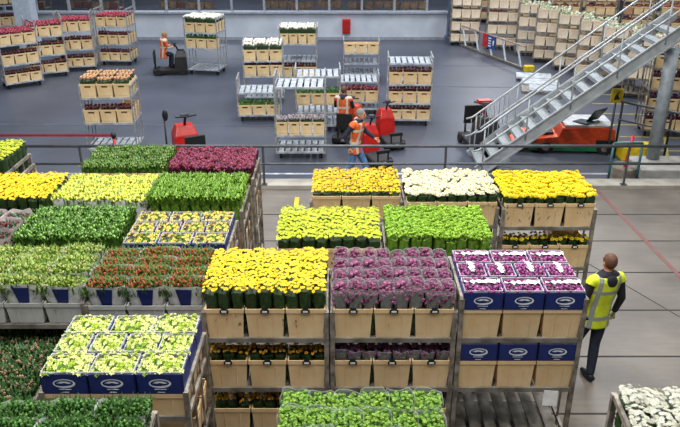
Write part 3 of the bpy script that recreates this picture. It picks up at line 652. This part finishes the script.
hall('trolley with three layers of cream bins right of the red tow trucks', 409, 20.4, 'three layer trolley by tow trucks', R(-2), levels=(.1, .66, 1.2), load=[(.14, 'far_darkred', 3), (.66, 'far_darkred', 3), (1.2, 'far_darkred', 3)], decktop=1.78, top=1.95)
# waiting trolleys at the upper right
UR = [(5.35, 31.0, -6), (6.75, 30.2, -8), (7.75, 28.9, -14), (8.15, 27.6, -18), (8.6, 26.3, -20), (9.0, 25.0, -22), (9.35, 23.7, -22), (9.75, 22.4, -22), (10.2, 21.0, -22)]
for k, (x, y, a) in enumerate(UR):
    wh = f'{ORD[k]} trolley of the waiting line from the far end'
    t = trolley(f'waiting trolley stacked with pale cream bins, {ORD[k]} in line from the far end', x, y, yaw=R(a), levels=(.66, 1.17, 1.68), top=2.1, fz=HZ, pale=False)
    for z, zn in ((.16, 'bottom shelf'), (.66, 'second shelf'), (1.17, 'third shelf'), (1.68, 'top shelf')):
        if k > 5 and z < .5: continue
        bins(t, z, f'{zn}, {wh}', material=BINU, side=0)
    fe = MB(); random.seed(k)
    for x_, y_ in jgrid(1.15, .8, 40): fe.ball((x_, y_, 2.03 + random.uniform(-.03, .02)), .05, 6, 4, .3, random.choice((0, 1)))
    e = put('green_foliage', fe.mesh('green_foliage', [mat('pale_green', '#9cab84', '#7c9068', .7), mat('pale_white', '#cfd0c4', '#aeb49c', .7)]), None, wpos(t, 0, 0, 0)); e.rotation_euler = (0, 0, R(a))
    tag(e, f'pale green foliage heaped on the top of the {ORD[k]} waiting trolley', 'foliage', None, 'stuff')
# second line and stock far behind: one mass of bins on racks
def far_stock(name, label, spots, cols_, lv, flower=None):
    f = MB(); g = MB(); h = MB(); random.seed(11)
    for (x, y, a) in spots:
        M = Matrix.Rotation(R(a), 3, 'Z')
        for z in lv:
            for i in range(3):
                p = M @ Vector((-.4 + .4 * i, -.3, 0)); f.box((x + p.x, y + p.y, z + .16), (.37, .28, .3), R(a), taper=.9, mi=random.choice((0, 0, 0, 1)))
                f.box((x + p.x, y + p.y, z + .31), (.39, .3, .03), R(a))
                if flower: h.ball((x + p.x, y + p.y, z + .36), (.19, .14, .07), 8, 4, .2)
            g.box((x, y, z - .02), (1.25, .9, .03), R(a))
        for sx in (-.62, .62):
            for sy in (-.43, .43):
                p = M @ Vector((sx, sy, 0)); g.box((x + p.x, y + p.y, (lv[-1] + .4 + HZ) / 2), (.04, .04, lv[-1] + .4 - HZ))
    o = f.obj(name, cols_); tag(o, label, 'bins', None, 'stuff'); g.obj('rack', GALV2, o)
    if flower: h.obj('flowers', flower, o)
far_stock('distant_bins', 'rows of cream bins on racks seen through the back wall glazing', [(x, 36.5 + (i % 2) * .3, 0) for i, x in enumerate((-15, -12.8, -11.4, -8.2, -6.8, -3.2, -1.9, -.5, 1.0, 2.3, 3.6))], [mat('far_bin', '#b08c66', '#8a6a4c', .6), mat('far_bin2', '#8a4a3a', '#6a3a30', .6)], (-.15, .45, 1.05))
far_stock('distant_bins', 'cream bins on distant racks at the top right beyond the waiting line', [(x, 37 + (i % 3) * .4, 5) for i, x in enumerate((6.2, 7.6, 9.0, 10.4, 11.8, 13.4, 15.0, 16.6))] + [(x, 31.5, -8) for x in (9.5, 11.0, 12.6, 14.2)] + [(12.5, 27.5, -12), (14.0, 27.2, -12)], [BINL, mat('far_bin3', '#c89a78', '#a87858', .6)], (-.15, .4, .95, 1.5), mat('far_brick_red', '#8c4a3c', '#6c3830', .7))
TP = trolley('trolley with purple flowers between cream bin layers at the right edge', 8.85, 18.6, yaw=R(-8), levels=(.72, 1.29, 1.86), top=2.2, fz=HZ)
for z, zn in ((.15, 'bottom'), (.72, 'second'), (1.29, 'third'), (1.86, 'top')):
    bins(TP, z, f'{zn} shelf, purple flower trolley at right edge', material=BINL)
    bunches(TP, z, 'far_purple', 'purple_flower_bunch', 3, 3, 'purple flowers', f'{zn} shelf at right edge', rows=(0,), group=f'purple flowers, {zn} shelf at right edge', rotate=False, w=1.2, d=.88)
# ================================================================== staircase
st = empty('metal_staircase', (3.26, 16, HZ), 0, 'grey steel staircase with open treads and handrails rising to the right', 'staircase')
SL = .775; TOPX = 4.5
for y in (0, 1.1):
    f = MB(); M = Matrix.Rotation(-math.atan(SL), 3, 'Y'); L = TOPX * math.sqrt(1 + SL * SL)
    f.box((TOPX / 2, y, TOPX / 2 * SL + .02), (L, .03, .26), rot=M); f.box((TOPX / 2 + .07, y + (-.03 if y == 0 else .03), TOPX / 2 * SL - .09), (L, .05, .03), rot=M); f.box((TOPX / 2 - .07, y + (-.03 if y == 0 else .03), TOPX / 2 * SL + .13), (L, .05, .03), rot=M)
    f.obj('stringer', STEEL, st)
n = 15
for k in range(n):
    x = .15 + k * .285; f = MB(); f.box((x, .55, x * SL + .05), (.275, 1.06, .035)); f.box((x - .12, .55, x * SL + .02), (.02, 1.06, .09)); f.obj('tread', mat('tread_steel', '#a6abae', '#8c9295', .5, .3, 20), st)
for y in (-.02, 1.12):
    for hh in (1.0, .55):
        f = MB(); f.tube([(-.15, y, hh - .12 + .1)] * 1 + [(0, y, hh + .02), (TOPX, y, TOPX * SL + hh + .02)], .024, 8); f.obj('handrail' if hh == 1.0 else 'knee_rail', STEEL, st, True)
    for k in range(5):
        x = .1 + k * .95; f = MB(); f.tube([(x, y, x * SL), (x, y, x * SL + 1.0)], .02, 8); f.obj('baluster', STEEL, st, True)
for k in range(9):
    x = -.02 + k * .11; f = MB(); f.tube([(x, 1.12, x * SL), (x, 1.12, x * SL + .98)], .011, 6); f.obj('baluster', STEEL, st)
ld = empty('stair_landing', (8.4, 16.55, HZ + TOPX * SL), 0, 'steel landing with yellow edge at the top of the stairs', 'landing')
f = MB(); f.box((.2, 0, 0), (1.4, 1.15, .08)); f.obj('platform', STEEL, ld)
f = MB(); f.box((-.46, 0, .045), (.12, 1.1, .02)); f.obj('edge_strip', YEL, ld)
# column and pads
f = MB(); f.tube([(7.5, 16.3, HZ + .25), (7.5, 16.3, 2.55)], .15, 20); cl = f.obj('column', mat('column_grey', '#8f979c', '#7d858a', .5), None, True); tag(cl, 'grey round steel column carrying the landing', 'column', kind='structure')
PAD = mat('pale_concrete', '#b4b2ac', '#9c9a94', .8, 0, 4)
f = MB(); f.box((7.75, 16.0, HZ + .12), (1.6, 1.0, .25)); tag(f.obj('column_plinth', PAD, None, bevel=.03), 'pale concrete plinth under the round column', 'plinth', kind='structure')
f = MB(); f.tube([(6.35, 15.1, HZ), (6.35, 15.1, HZ + .5)], .3, 24); f.tube([(6.35, 15.1, HZ + .5), (6.35, 15.1, HZ + .53)], [.3, .24], 24)
tag(f.obj('concrete_drum', mat('drum_concrete', '#8f8578', '#6f675c', .8, 0, 6)), 'round brown concrete drum behind the railing at right', 'drum')
# ================================================================== vehicles
def tube_obj(name, pts, r, m, parent, n=8): return MB().tube(pts, r, n).obj(name, m, parent, True)
def tow_truck(label, loc, rz, body=RED, s=.85, back=True):
    t = empty('tow_truck', loc, rz, label, 'tow truck'); t.scale = (s * (.78 if not back else 1), s, s)
    f = MB(); f.box((0, 0, .17), (.72, 1.45, .14)); f.obj('chassis', BLACK, t, bevel=.02)
    f = MB(); f.box((0, -.25, .235), (.6, .75, .02)); f.obj('platform', mat('ribbed_mat', '#3a3a3c', '#2a2a2c', .8, 0, 60), t)
    f = MB(); vs = []
    for z, w_, y0, y1 in ((.2, .62, .15, .72), (.75, .6, .22, .7), (1.0, .42, .34, .62)): vs += [(-w_ / 2, y0, z), (w_ / 2, y0, z), (w_ / 2, y1, z), (-w_ / 2, y1, z)]
    f.add(vs, [(3, 2, 1, 0), (8, 9, 10, 11)] + [(i * 4 + j, i * 4 + (j + 1) % 4, i * 4 + 4 + (j + 1) % 4, i * 4 + 4 + j) for i in range(2) for j in range(4)])
    f.obj('motor_housing', body, t, bevel=.03)
    tube_obj('steering_column', [(0, .4, .95), (0, .3, 1.15), (0, .2, 1.25)], .035, BLACK, t)
    hb = tube_obj('handlebar', [(-.26, .12, 1.3), (-.12, .18, 1.27), (0, .2, 1.25), (.12, .18, 1.27), (.26, .12, 1.3)], .022, BLACK, t)
    f = MB(); f.box((0, .26, 1.28), (.2, .14, .1)); f.obj('control_head', mat('control_grey', '#4a4c50', '#3a3c40', .5), t, bevel=.02)
    f = MB(); f.box((0, -.62, .5 if not back else .75), (.5, .08, .1 if not back else .5)); f.box((-.2, -.62, .38), (.05, .05, .3)); f.box((.2, -.62, .38), (.05, .05, .3)); f.obj('backrest', BLACK, t, bevel=.015)
    for x in (-.36, .36):
        for y in (-.5, .5):
            f = MB(); f.tube([(x - .04, y, .13), (x + .04, y, .13)], .13, 16); f.obj('wheel', RUB, t)
    f = MB(); f.box((0, -.78, .2), (.12, .14, .05)); f.obj('tow_hitch', GALV, t)
    return t
tow_truck('red electric tow truck with black handlebar standing empty at left', (-3.6, 16.4, HZ), R(25), s=.95)
f_ = empty('tow_pole', (-4.15, 16.4, HZ), 0, 'slim black upright pole with padded top left of the red truck', 'pole')
tube_obj('pole', [(0, 0, 0), (0, 0, 1.2)], .02, BLACK, f_); MB().ball((.03, 0, 1.28), (.07, .05, .14), 10, 8).obj('pad', BLACK, f_, True); MB().tube([(0, 0, 0), (0, 0, .03)], .14, 16).obj('base', BLACK, f_)
tow_truck('red tow truck nearest the walking man at hall centre', (.85, 16.75, HZ), R(20), back=False)
tow_truck('red tow truck behind the nearer one beside the cream bin trolley', (1.3, 18.1, HZ), R(15), back=False)
TO = tow_truck('orange tow truck behind the walking man with black backrest', (.25, 18.5, HZ), R(-15), ORANGE)
BT = tow_truck('dark tow truck with red steering column at the foot of the stairs', (3.6, 17.8, HZ), R(-172), mat('charcoal_paint', '#2c2a2c', '#201e20', .4), s=.97)
f = MB(); f.tube([(.0, .3, 1.0), (0, .2, 1.3)], .05, 10); f.box((0, .16, 1.32), (.34, .2, .08)); f.obj('red_console', RED, BT, bevel=.01)
0 and tow_truck('dark tow truck partly hidden behind the stair handrails', (5.0, 19.2, HZ), R(-150), mat('rust_orange', '#b8532c', '#983f20', .5))
# orange forklift
fk = empty('electric_forklift', (6.0, 17.85, HZ), R(-4), 'orange electric forklift with green side skirt and open monitor under the stairs', 'forklift'); fk.scale = (1, 1, .7)
f = MB(); vs = []
prof = [(-1.6, .22), (-1.6, .42), (-1.15, .5), (-.45, .62), (-.35, .95), (.55, 1.0), (.95, .9), (1.0, .22)]
for y in (-.5, .5): vs += [(x, y, z) for x, z in prof]
m_ = len(prof); f.add(vs, [tuple(range(m_)), tuple(range(2 * m_ - 1, m_ - 1, -1))] + [(j + m_, (j + 1) % m_ + m_, (j + 1) % m_, j) for j in range(m_)]); f.obj('body', ORANGE, fk, bevel=.03)
f = MB(); f.box((.3, 0, 1.02), (1.2, .95, .08)); f.obj('top_cover', mat('pale_cover', '#c9cbcc', '#b2b4b6', .5), fk, bevel=.02)
f = MB(); f.box((-.15, -.52, .22), (2.0, .06, .24)); f.obj('side_skirt', GREENP, fk, bevel=.015)
sc_ = MB(); sc_.box((0, 0, .02), (.42, .36, .03)); mo = sc_.obj('keyboard', mat('slate_plastic', '#3c4250', '#2c313c', .4), fk, bevel=.006, loc=(.2, -.25, 1.08)); mo.rotation_euler = (0, R(-6), R(-50))
sc_ = MB(); sc_.box((0, 0, .28), (.03, .5, .55)); mo = sc_.obj('monitor', BLACK, fk, bevel=.008, loc=(.42, -.15, 1.1)); mo.rotation_euler = (0, R(25), R(-50))
f = MB(); f.box((.75, -.51, .35), (.5, .05, .35)); f.obj('wheel_arch', BLACK, fk, bevel=.02)
for x in (-.75, .72):
    for y in (-.5, .5):
        f = MB(); f.tube([(x, y - .07, .2), (x, y + .07, .2)], .2, 20); wl = f.obj('wheel', RUB, fk); f = MB(); f.tube([(x, y - .08, .2), (x, y + .08, .2)], .09, 12); f.obj('hub', GALV, wl)
f = MB(); f.tube([(-1.0, .2, .5), (-1.0, .2, 1.25), (-.75, .2, 1.35)], .03, 8); f.box((-.7, .1, 1.36), (.1, .4, .05)); f.obj('steering_bar', BLACK, fk)
f = MB(); f.box((-.75, 0, .62), (.45, .6, .14)); f.obj('seat', BLACK, fk, bevel=.03)
# barrier belt, left
bb = empty('belt_barrier', (-5.0, 15.2, HZ), 0, 'red retractable belt barrier stretched across the left of the hall', 'barrier')
tube_obj('post', [(0, 0, 0), (0, 0, 1.2)], .035, RED, bb, 12); MB().tube([(0, 0, 1.12), (0, 0, 1.24)], .05, 12).obj('belt_head', BLACK, bb, True)
MB().tube([(0, 0, 0), (0, 0, .04)], .17, 20).obj('base', BLACK, bb); f = MB(); f.box((-3.2, 0, 1.18), (6.3, .006, .055)); f.obj('belt', mat('red_belt', '#a02a34', '#8c222c', .6), bb)
# truss barrier, upper right
tb = empty('truss_barrier', (5.15, 31.1, HZ), 0, 'long low white lattice barrier beside the waiting trolleys', 'barrier')
P0, P1 = Vector((0, 0, 0)), Vector((1.65, -4.5, 0))
UPV = Vector((0, 0, .85))
MB().bar(P0 + Vector((0, 0, .06)), P1 + Vector((0, 0, .06)), .08, .08).obj('bottom_rail', GALV, tb)
MB().bar(P0 + UPV, P1 + UPV, .05, .05).obj('top_rail', mat('pinkish_rail', '#a88c88', '#8c7470', .5), tb)
for k in range(5):
    q = P0.lerp(P1, k / 4.6 + .02); q2 = P0.lerp(P1, k / 4.6 + .10)
    MB().bar(q + UPV, q2 + Vector((0, 0, .06)), .05, .05).obj('brace', mat('white_brace', '#c4ccd4', '#a8b0b8', .5), tb)
bn = MB(); bn.bar(P0.lerp(P1, .42) + Vector((-.05, 0, .6)), P0.lerp(P1, .60) + Vector((-.05, 0, .6)), .012, .5, mi=0); bo = bn.obj('warning_banner', mat('banner_blue', '#2c4a8c', '#24407c', .6), None, loc=(5.15, 31.1, HZ))
tag(bo, 'red and blue banner hung on the lattice barrier', 'banner')
bn = MB(); bn.bar(P0.lerp(P1, .40) + Vector((-.06, 0, .62)), P0.lerp(P1, .47) + Vector((-.06, 0, .62)), .014, .52); bn.obj('red_panel', RED, bo)
bn = MB()
for k in range(4): bn.bar(P0.lerp(P1, .49) + Vector((-.062, 0, .45 + .1 * k)), P0.lerp(P1, .53) + Vector((-.062, 0, .45 + .1 * k)), .012, .04)
bn.ball(P0.lerp(P1, .57) + Vector((-.07, 0, .6)), (.02, .1, .11), 10, 6); bn.obj('white_print_marks', PAPER, bo)
f = MB(); f.box((6.95, 26.35, HZ + .11), (.36, .26, .22)); tag(f.obj('bumper_block', YEL, None, bevel=.03), 'small yellow bumper block at the near end of the lattice barrier', 'block')
dk = empty('loading_ramp', (6.85, 25.2, HZ), R(-12), 'flat grey steel ramp plates lying beside the yellow bumper block', 'ramp')
for k in range(3): f = MB(); f.box((.2 * k, -.85 * k, .1), (1.2, .78, .06)); f.obj('plate', DECKL, dk)
f = MB(); f.box((.2, -.85, .04), (1.3, 2.5, .07)); f.obj('frame', GALV, dk)
# gate rails and sign at the right
gt = empty('teal_gate', (5.9, 14.75, HZ), 0, 'teal tubular gate frame beside the forklift, behind the railing', 'gate')
for x in (0, .62):
    tube_obj('post', [(x, 0, 0), (x, 0, 1.15)], .03, TEAL, gt)
tube_obj('top_bar', [(0, 0, 1.15), (.62, 0, 1.15)], .03, TEAL, gt); tube_obj('mid_bar', [(0, 0, .7), (.62, 0, .7)], .025, TEAL, gt)
sg = empty('warning_sign', (6.75, 17.2, HZ), 0, 'yellow warning sign with black symbol on a grey post', 'sign')
tube_obj('post', [(0, 0, 0), (0, 0, 1.5)], .03, RAILM, sg)
f = MB(); f.box((0, -.04, 1.55), (.3, .02, .34)); f.obj('sign_plate', YEL, sg, bevel=.004)
f = MB(); f.add([(-.07, -.055, 1.44), (.08, -.055, 1.46), (.02, -.055, 1.56), (.05, -.055, 1.66), (-.05, -.055, 1.56)], [(0, 1, 2, 3, 4)]); f.obj('symbol', BLACK, sg)
fr = empty('sloping_handrail', (6.8, 17.0, HZ), 0, 'dark sloping double handrail running right from the warning sign', 'handrail')
tube_obj('rail', [(0, 0, 1.45), (3.4, -1.0, .95)], .03, RAILM, fr); tube_obj('rail', [(0, 0, 1.0), (3.4, -1.0, .5)], .025, RAILM, fr)
for k in range(4): tube_obj('post', [(.05 + 1.1 * k, -.32 * k, 0), (.05 + 1.1 * k, -.32 * k, 1.45 - .16 * k)], .03, BLACK, fr)
for px_, py_, c, nm, lb in ((6.25, 14.95, RED, 'red_post', 'slim red post standing in front of the concrete drum'), (7.9, 14.9, BLACK, 'black_post', 'slim black post right of the round column'), (8.05, 15.0, RED, 'red_post', 'slim red post beside the black one at the right edge')):
    f = MB(); f.tube([(px_, py_, HZ), (px_ + .12, py_, HZ + 1.25)], .035, 8); f.tube([(px_, py_, HZ), (px_, py_, HZ + .03)], .1, 12); tag(f.obj(nm, c, None, True), lb, 'post')
f = MB(); f.box((7.4, 17.0, HZ + .18), (.9, .5, .36)); tag(f.obj('bumper_block', YEL, None, bevel=.04), 'long yellow bumper block beside the round column', 'block')
# ================================================================== people
def hand(f, p, dirv, r=1.0, side=1, curl=.5):
    p = Vector(p); d = Vector(dirv).normalized(); s_ = d.cross(Vector((0, 1, 0))).normalized() * side; n_ = s_.cross(d).normalized()
    f.tube([p, p + d * .04, p + d * .085], [.024, .034, .032], 8, ry=.55)
    for k, L in enumerate((.065, .075, .07, .055)):
        b = p + d * .08 + n_ * (-.027 + .018 * k)
        f.tube([b, b + d * L * .5 + s_ * .006, b + d * L * .85 + s_ * -.02 * curl * 1.6, b + d * L + s_ * -.045 * curl], [.0095, .009, .0085, .007], 6)
    b = p + d * .03 + n_ * -.03
    f.tube([b, b + d * .03 + n_ * -.022, b + d * .06 + n_ * -.026], [.012, .011, .009], 6)
def head(f, c, yaw=0, s=1.0, tilt=0):
    M = Matrix.Rotation(yaw, 3, 'Z') @ Matrix.Rotation(tilt, 3, 'X'); c = Vector(c)
    P = lambda x, y, z: c + M @ Vector((x, y, z)) * s
    f.ball(c, (.076 * s, .095 * s, .115 * s), 16, 12, M=M); f.ball(P(0, .025, -.05), (.058 * s, .065 * s, .065 * s), 12, 8, M=M)
    f.tube([P(0, .09, .015), P(0, .112, -.02), P(0, .098, -.028)], [.008, .014, .008], 6)
    for x in (-1, 1): f.ball(P(x * .078, -.005, -.01), (.012 * s, .02 * s, .032 * s), 8, 6, M=M)
    return P
def vest_mat(name, base, band, lean=0):
    m = mat(name, base, None, .6, 0, 12); nt = m.node_tree; N = nt.nodes; L = nt.links; b = N['Principled BSDF']; src = b.inputs['Base Color'].links[0].from_socket
    tc = [n for n in N if n.type == 'TEX_COORD'][0]; sp = N.new('ShaderNodeSeparateXYZ'); L.new(tc.outputs['Object'], sp.inputs[0])
    def near(sock, v, hw):
        a = N.new('ShaderNodeMath'); a.operation = 'SUBTRACT'; L.new(sock, a.inputs[0]); a.inputs[1].default_value = v
        c = N.new('ShaderNodeMath'); c.operation = 'ABSOLUTE'; L.new(a.outputs[0], c.inputs[0]); d = N.new('ShaderNodeMath'); d.operation = 'LESS_THAN'; L.new(c.outputs[0], d.inputs[0]); d.inputs[1].default_value = hw; return d.outputs[0]
    ab = N.new('ShaderNodeMath'); ab.operation = 'ABSOLUTE'
    ml = N.new('ShaderNodeMath'); ml.operation = 'MULTIPLY_ADD'; L.new(sp.outputs['Z'], ml.inputs[0]); ml.inputs[1].default_value = -lean; L.new(sp.outputs['X'], ml.inputs[2]); L.new(ml.outputs[0], ab.inputs[0])
    fac = None
    for s_ in (near(sp.outputs['Z'], .92 if lean else 1.02, .028), near(sp.outputs['Z'], 1.3, .026), near(ab.outputs[0], .13, .026)):
        if fac is None: fac = s_
        else:
            q = N.new('ShaderNodeMath'); q.operation = 'MAXIMUM'; L.new(fac, q.inputs[0]); L.new(s_, q.inputs[1]); fac = q.outputs[0]
    mx = N.new('ShaderNodeMix'); mx.data_type = 'RGBA'; L.new(fac, mx.inputs['Factor']); L.new(src, mx.inputs['A']); mx.inputs['B'].default_value = (*lin(band), 1); L.new(mx.outputs['Result'], b.inputs['Base Color'])
    return m
VY = vest_mat('hi_vis_yellow_fabric', '#cfe024', '#8c9088', .125); VO = vest_mat('hi_vis_orange_fabric', '#e0601c', '#c8c0b0')
NAVY = mat('navy_cloth', '#20263a', '#161b2a', .8, 0, 10); DNAVY = mat('dark_cloth', '#191c26', '#11131b', .8, 0, 10); JEAN = mat('blue_denim', '#5a82b0', '#44688f', .8, 0, 14); DJ = mat('dark_denim', '#1e2638', '#151b29', .8, 0, 14)
HB = mat('brown_hair', '#6b4630', '#4c3020', .7, 0, 60); HG = mat('grey_hair', '#8c8a88', '#686664', .7, 0, 60); HD = mat('fair_hair', '#a88c60', '#846c48', .7, 0, 60); GLOVE = mat('pale_glove', '#b9b48c', '#98936c', .8)
def person(label, loc, rz, J, vest, jacket, trousers, hair, shoe=BLACK, glove=False, vox=.012, head_yaw=0, bald=False, s=1.0):
    "J: joint positions in local space, facing +Y"
    e = empty('person', loc, rz, label, 'person'); e.scale = (s, s, s)
    V = {k: Vector(v) for k, v in J.items()}; pel, ch, nk, hd = V['pelvis'], V['chest'], V['neck'], V['head']
    f = MB(); f.tube([ch, nk, hd + Vector((0, 0, -.06))], [.1, .056, .052], 12); head(f, hd, head_yaw)
    f.tube([pel + Vector((0, 0, -.03)), (pel + ch) / 2, ch, ch + (nk - ch) * .7], [.12, .12, .13, .09], 14)
    for a in 'lr':
        f.tube([V['sh' + a], V['el' + a], V['wr' + a]], [.045, .036, .026], 10); f.tube([V['hip' + a], V['kn' + a], V['an' + a]], [.075, .055, .04], 10)
        if not glove: hand(f, V['wr' + a], V['wr' + a] - V['el' + a], side=1 if a == 'r' else -1)
    joined_remesh(f, 'body', SKIN, .008 if s and not bald else .01, e, 2)
    if glove:
        for a in 'lr':
            f = MB(); hand(f, V['wr' + a], V['wr' + a] - V['el' + a], side=1 if a == 'r' else -1); f.obj('glove', GLOVE, e, True)
    # jacket torso rings
    def torso(k, z0, z1):
        rg = []
        for q, (rx, ry) in ((0, (.165, .115)), (.3, (.155, .11)), (.65, (.185, .125)), (.9, (.195, .12)), (1.0, (.17, .1)), (1.1, (.09, .075))):
            p = pel.lerp(nk, q)
            if z0 <= q <= z1: rg.append((p.x, p.y, p.z, rx * k, ry * k))
        return rg
    f = MB(); r0 = torso(1.0, 0, 1.2); p = r0[0]; f.loft([(p[0], p[1], p[2] - .06, p[3], p[4])] + r0)
    for a in 'lr':
        f.tube([V['sh' + a] * .7 + (nk * .3), V['sh' + a], V['el' + a], V['wr' + a]], [.07, .068, .054, .04], 12)
    joined_remesh(f, 'jacket', jacket, vox, e, 3)
    f = MB(); f.tube([nk + Vector((-.06, -.03, -.02)), nk + Vector((0, -.085, -.01)), nk + Vector((.06, -.03, -.02)), nk + Vector((.05, .05, -.03)), nk + Vector((-.05, .05, -.03)), nk + Vector((-.06, -.03, -.02))], .036, 8); f.ball(nk + Vector((0, -.09, -.07)), (.1, .05, .1), 14, 8); f.obj('collar', jacket, e, True)
    if vest:
        f = MB(); r0 = torso(1.1, 0, 1.02); p = r0[0]; f.loft([(p[0], p[1], p[2] - .17, p[3] * 1.1, p[4] * 1.12)] + r0)
        for a in 'lr': f.tube([nk.lerp(V['sh' + a], .4) + Vector((0, 0, -.03)), V['sh' + a] + Vector((0, 0, .0)), V['sh' + a].lerp(V['el' + a], .16)], [.085, .084, .084], 12)
        joined_remesh(f, 'safety_vest', vest, vox, e, 3)
    f = MB(); f.loft([(pel.x, pel.y, pel.z - .1, .165, .12), (pel.x, pel.y, pel.z + .04, .16, .115)])
    for a in 'lr': f.tube([V['hip' + a] + Vector((0, 0, .03)), V['hip' + a].lerp(V['kn' + a], .5), V['kn' + a], V['kn' + a].lerp(V['an' + a], .4), V['an' + a]], [.098, .088, .07, .068, .055], 12)
    joined_remesh(f, 'trousers', trousers, vox, e, 3)
    for a in 'lr':
        an = V['an' + a]; f = MB(); f.tube([an + Vector((0, -.07, -.045)), an + Vector((0, .0, -.035)), an + Vector((0, .1, -.05)), an + Vector((0, .19, -.06))], [.038, .052, .046, .03], 12); f.obj('shoe', shoe, e, True)
    M = Matrix.Rotation(head_yaw, 3, 'Z'); f = MB(); f.ball(hd + M @ Vector((0, -.014, .022)), (.084, .098, .108), 18, 12, .02, M=M)
    h_ = f.obj('hair', hair, e, True)
    # eyes and mouth
    for x in (-.03, .03): MB().ball(hd + M @ Vector((x, .088, .012)), .011, 8, 6).obj('eye', BLACK, e, True)
    MB().box(hd + M @ Vector((0, .092, -.058)), (.045, .012, .01), head_yaw).obj('mouth', mat('lips', '#9c5a4c', '#8c4e40', .5), e)
    return e
JS = dict(pelvis=(0, 0, .94), chest=(0, 0, 1.28), neck=(0, .0, 1.5), head=(0, .03, 1.66), shl=(-.195, 0, 1.43), shr=(.195, 0, 1.43), ell=(-.27, -.02, 1.15), elr=(.28, -.04, 1.15), wrl=(-.27, .08, .9), wrr=(.3, .04, .9), hipl=(-.09, 0, .9), hipr=(.09, 0, .9), knl=(-.1, .06, .5), knr=(.1, -.02, .5), anl=(-.1, .02, .09), anr=(.1, -.18, .12))
person('person in yellow hi-vis vest over dark jacket, seen from behind, walking beside the trolleys', (3.13, 7.75, 0), R(14), dict({k: (v[0] + .2 * v[2] / 1.6, v[1], v[2]) for k, v in JS.items()}, knl=(-.04, .1, .5), anl=(-.1, .14, .09), knr=(.14, -.04, .5), anr=(.06, -.16, .1)), VY, DNAVY, DJ, HB, glove=True, s=.97)
person('person in orange vest and blue jeans walking right in front of the tow trucks', (.33, 15.2, HZ), R(-105), dict(JS, knl=(-.09, .2, .52), anl=(-.09, .32, .1), knr=(.09, -.05, .5), anr=(.09, -.36, .14), pelvis=(0, 0, .93), chest=(0, .04, 1.26), neck=(0, .08, 1.47), head=(0, .13, 1.62), elr=(.25, -.16, 1.18), wrr=(.24, -.05, .94), ell=(-.24, .18, 1.18), wrl=(-.22, .38, 1.05)), VO, NAVY, JEAN, HG, head_yaw=R(-8), s=1.03, vox=.016)
SIT = dict(JS, knl=(-.1, .3, .72), knr=(.1, .3, .72), anl=(-.1, .25, .32), anr=(.1, .25, .32), pelvis=(0, 0, .78), chest=(0, .03, 1.1), neck=(0, .06, 1.31), head=(0, .1, 1.46), shl=(-.19, .03, 1.25), shr=(.19, .03, 1.25), ell=(-.25, .12, 1.0), elr=(.25, .12, 1.0), wrl=(-.16, .35, 1.02), wrr=(.16, .35, 1.02), hipl=(-.09, 0, .76), hipr=(.09, 0, .76))
ST2 = dict(JS, pelvis=(0, 0, 1.12), chest=(0, .02, 1.44), neck=(0, .04, 1.65), head=(0, .07, 1.8), shl=(-.19, .02, 1.58), shr=(.19, .02, 1.58), ell=(-.25, .1, 1.33), elr=(.25, .1, 1.33), wrl=(-.18, .33, 1.28), wrr=(.18, .33, 1.28), hipl=(-.09, 0, 1.08), hipr=(.09, 0, 1.08), knl=(-.1, .06, .7), knr=(.1, .06, .7), anl=(-.1, 0, .33), anr=(.1, 0, .33))
tow_truck('small dark tow truck driven by the orange vested person at the back', (-6.15, 26.0, HZ), R(-80), mat('charcoal_paint', '#2c2a2c'))
person('person in long orange vest sitting on the tow truck at the back of the hall', (-6.35, 26.0, HZ), R(-60), SIT, VO, VO, DJ, HD, vox=.018, s=.95)
person('person in orange vest and dark clothes riding the orange tow truck at hall centre', (.08, 18.2, HZ), R(-15), dict(SIT), VO, NAVY, DJ, HB, vox=.018, s=.95)
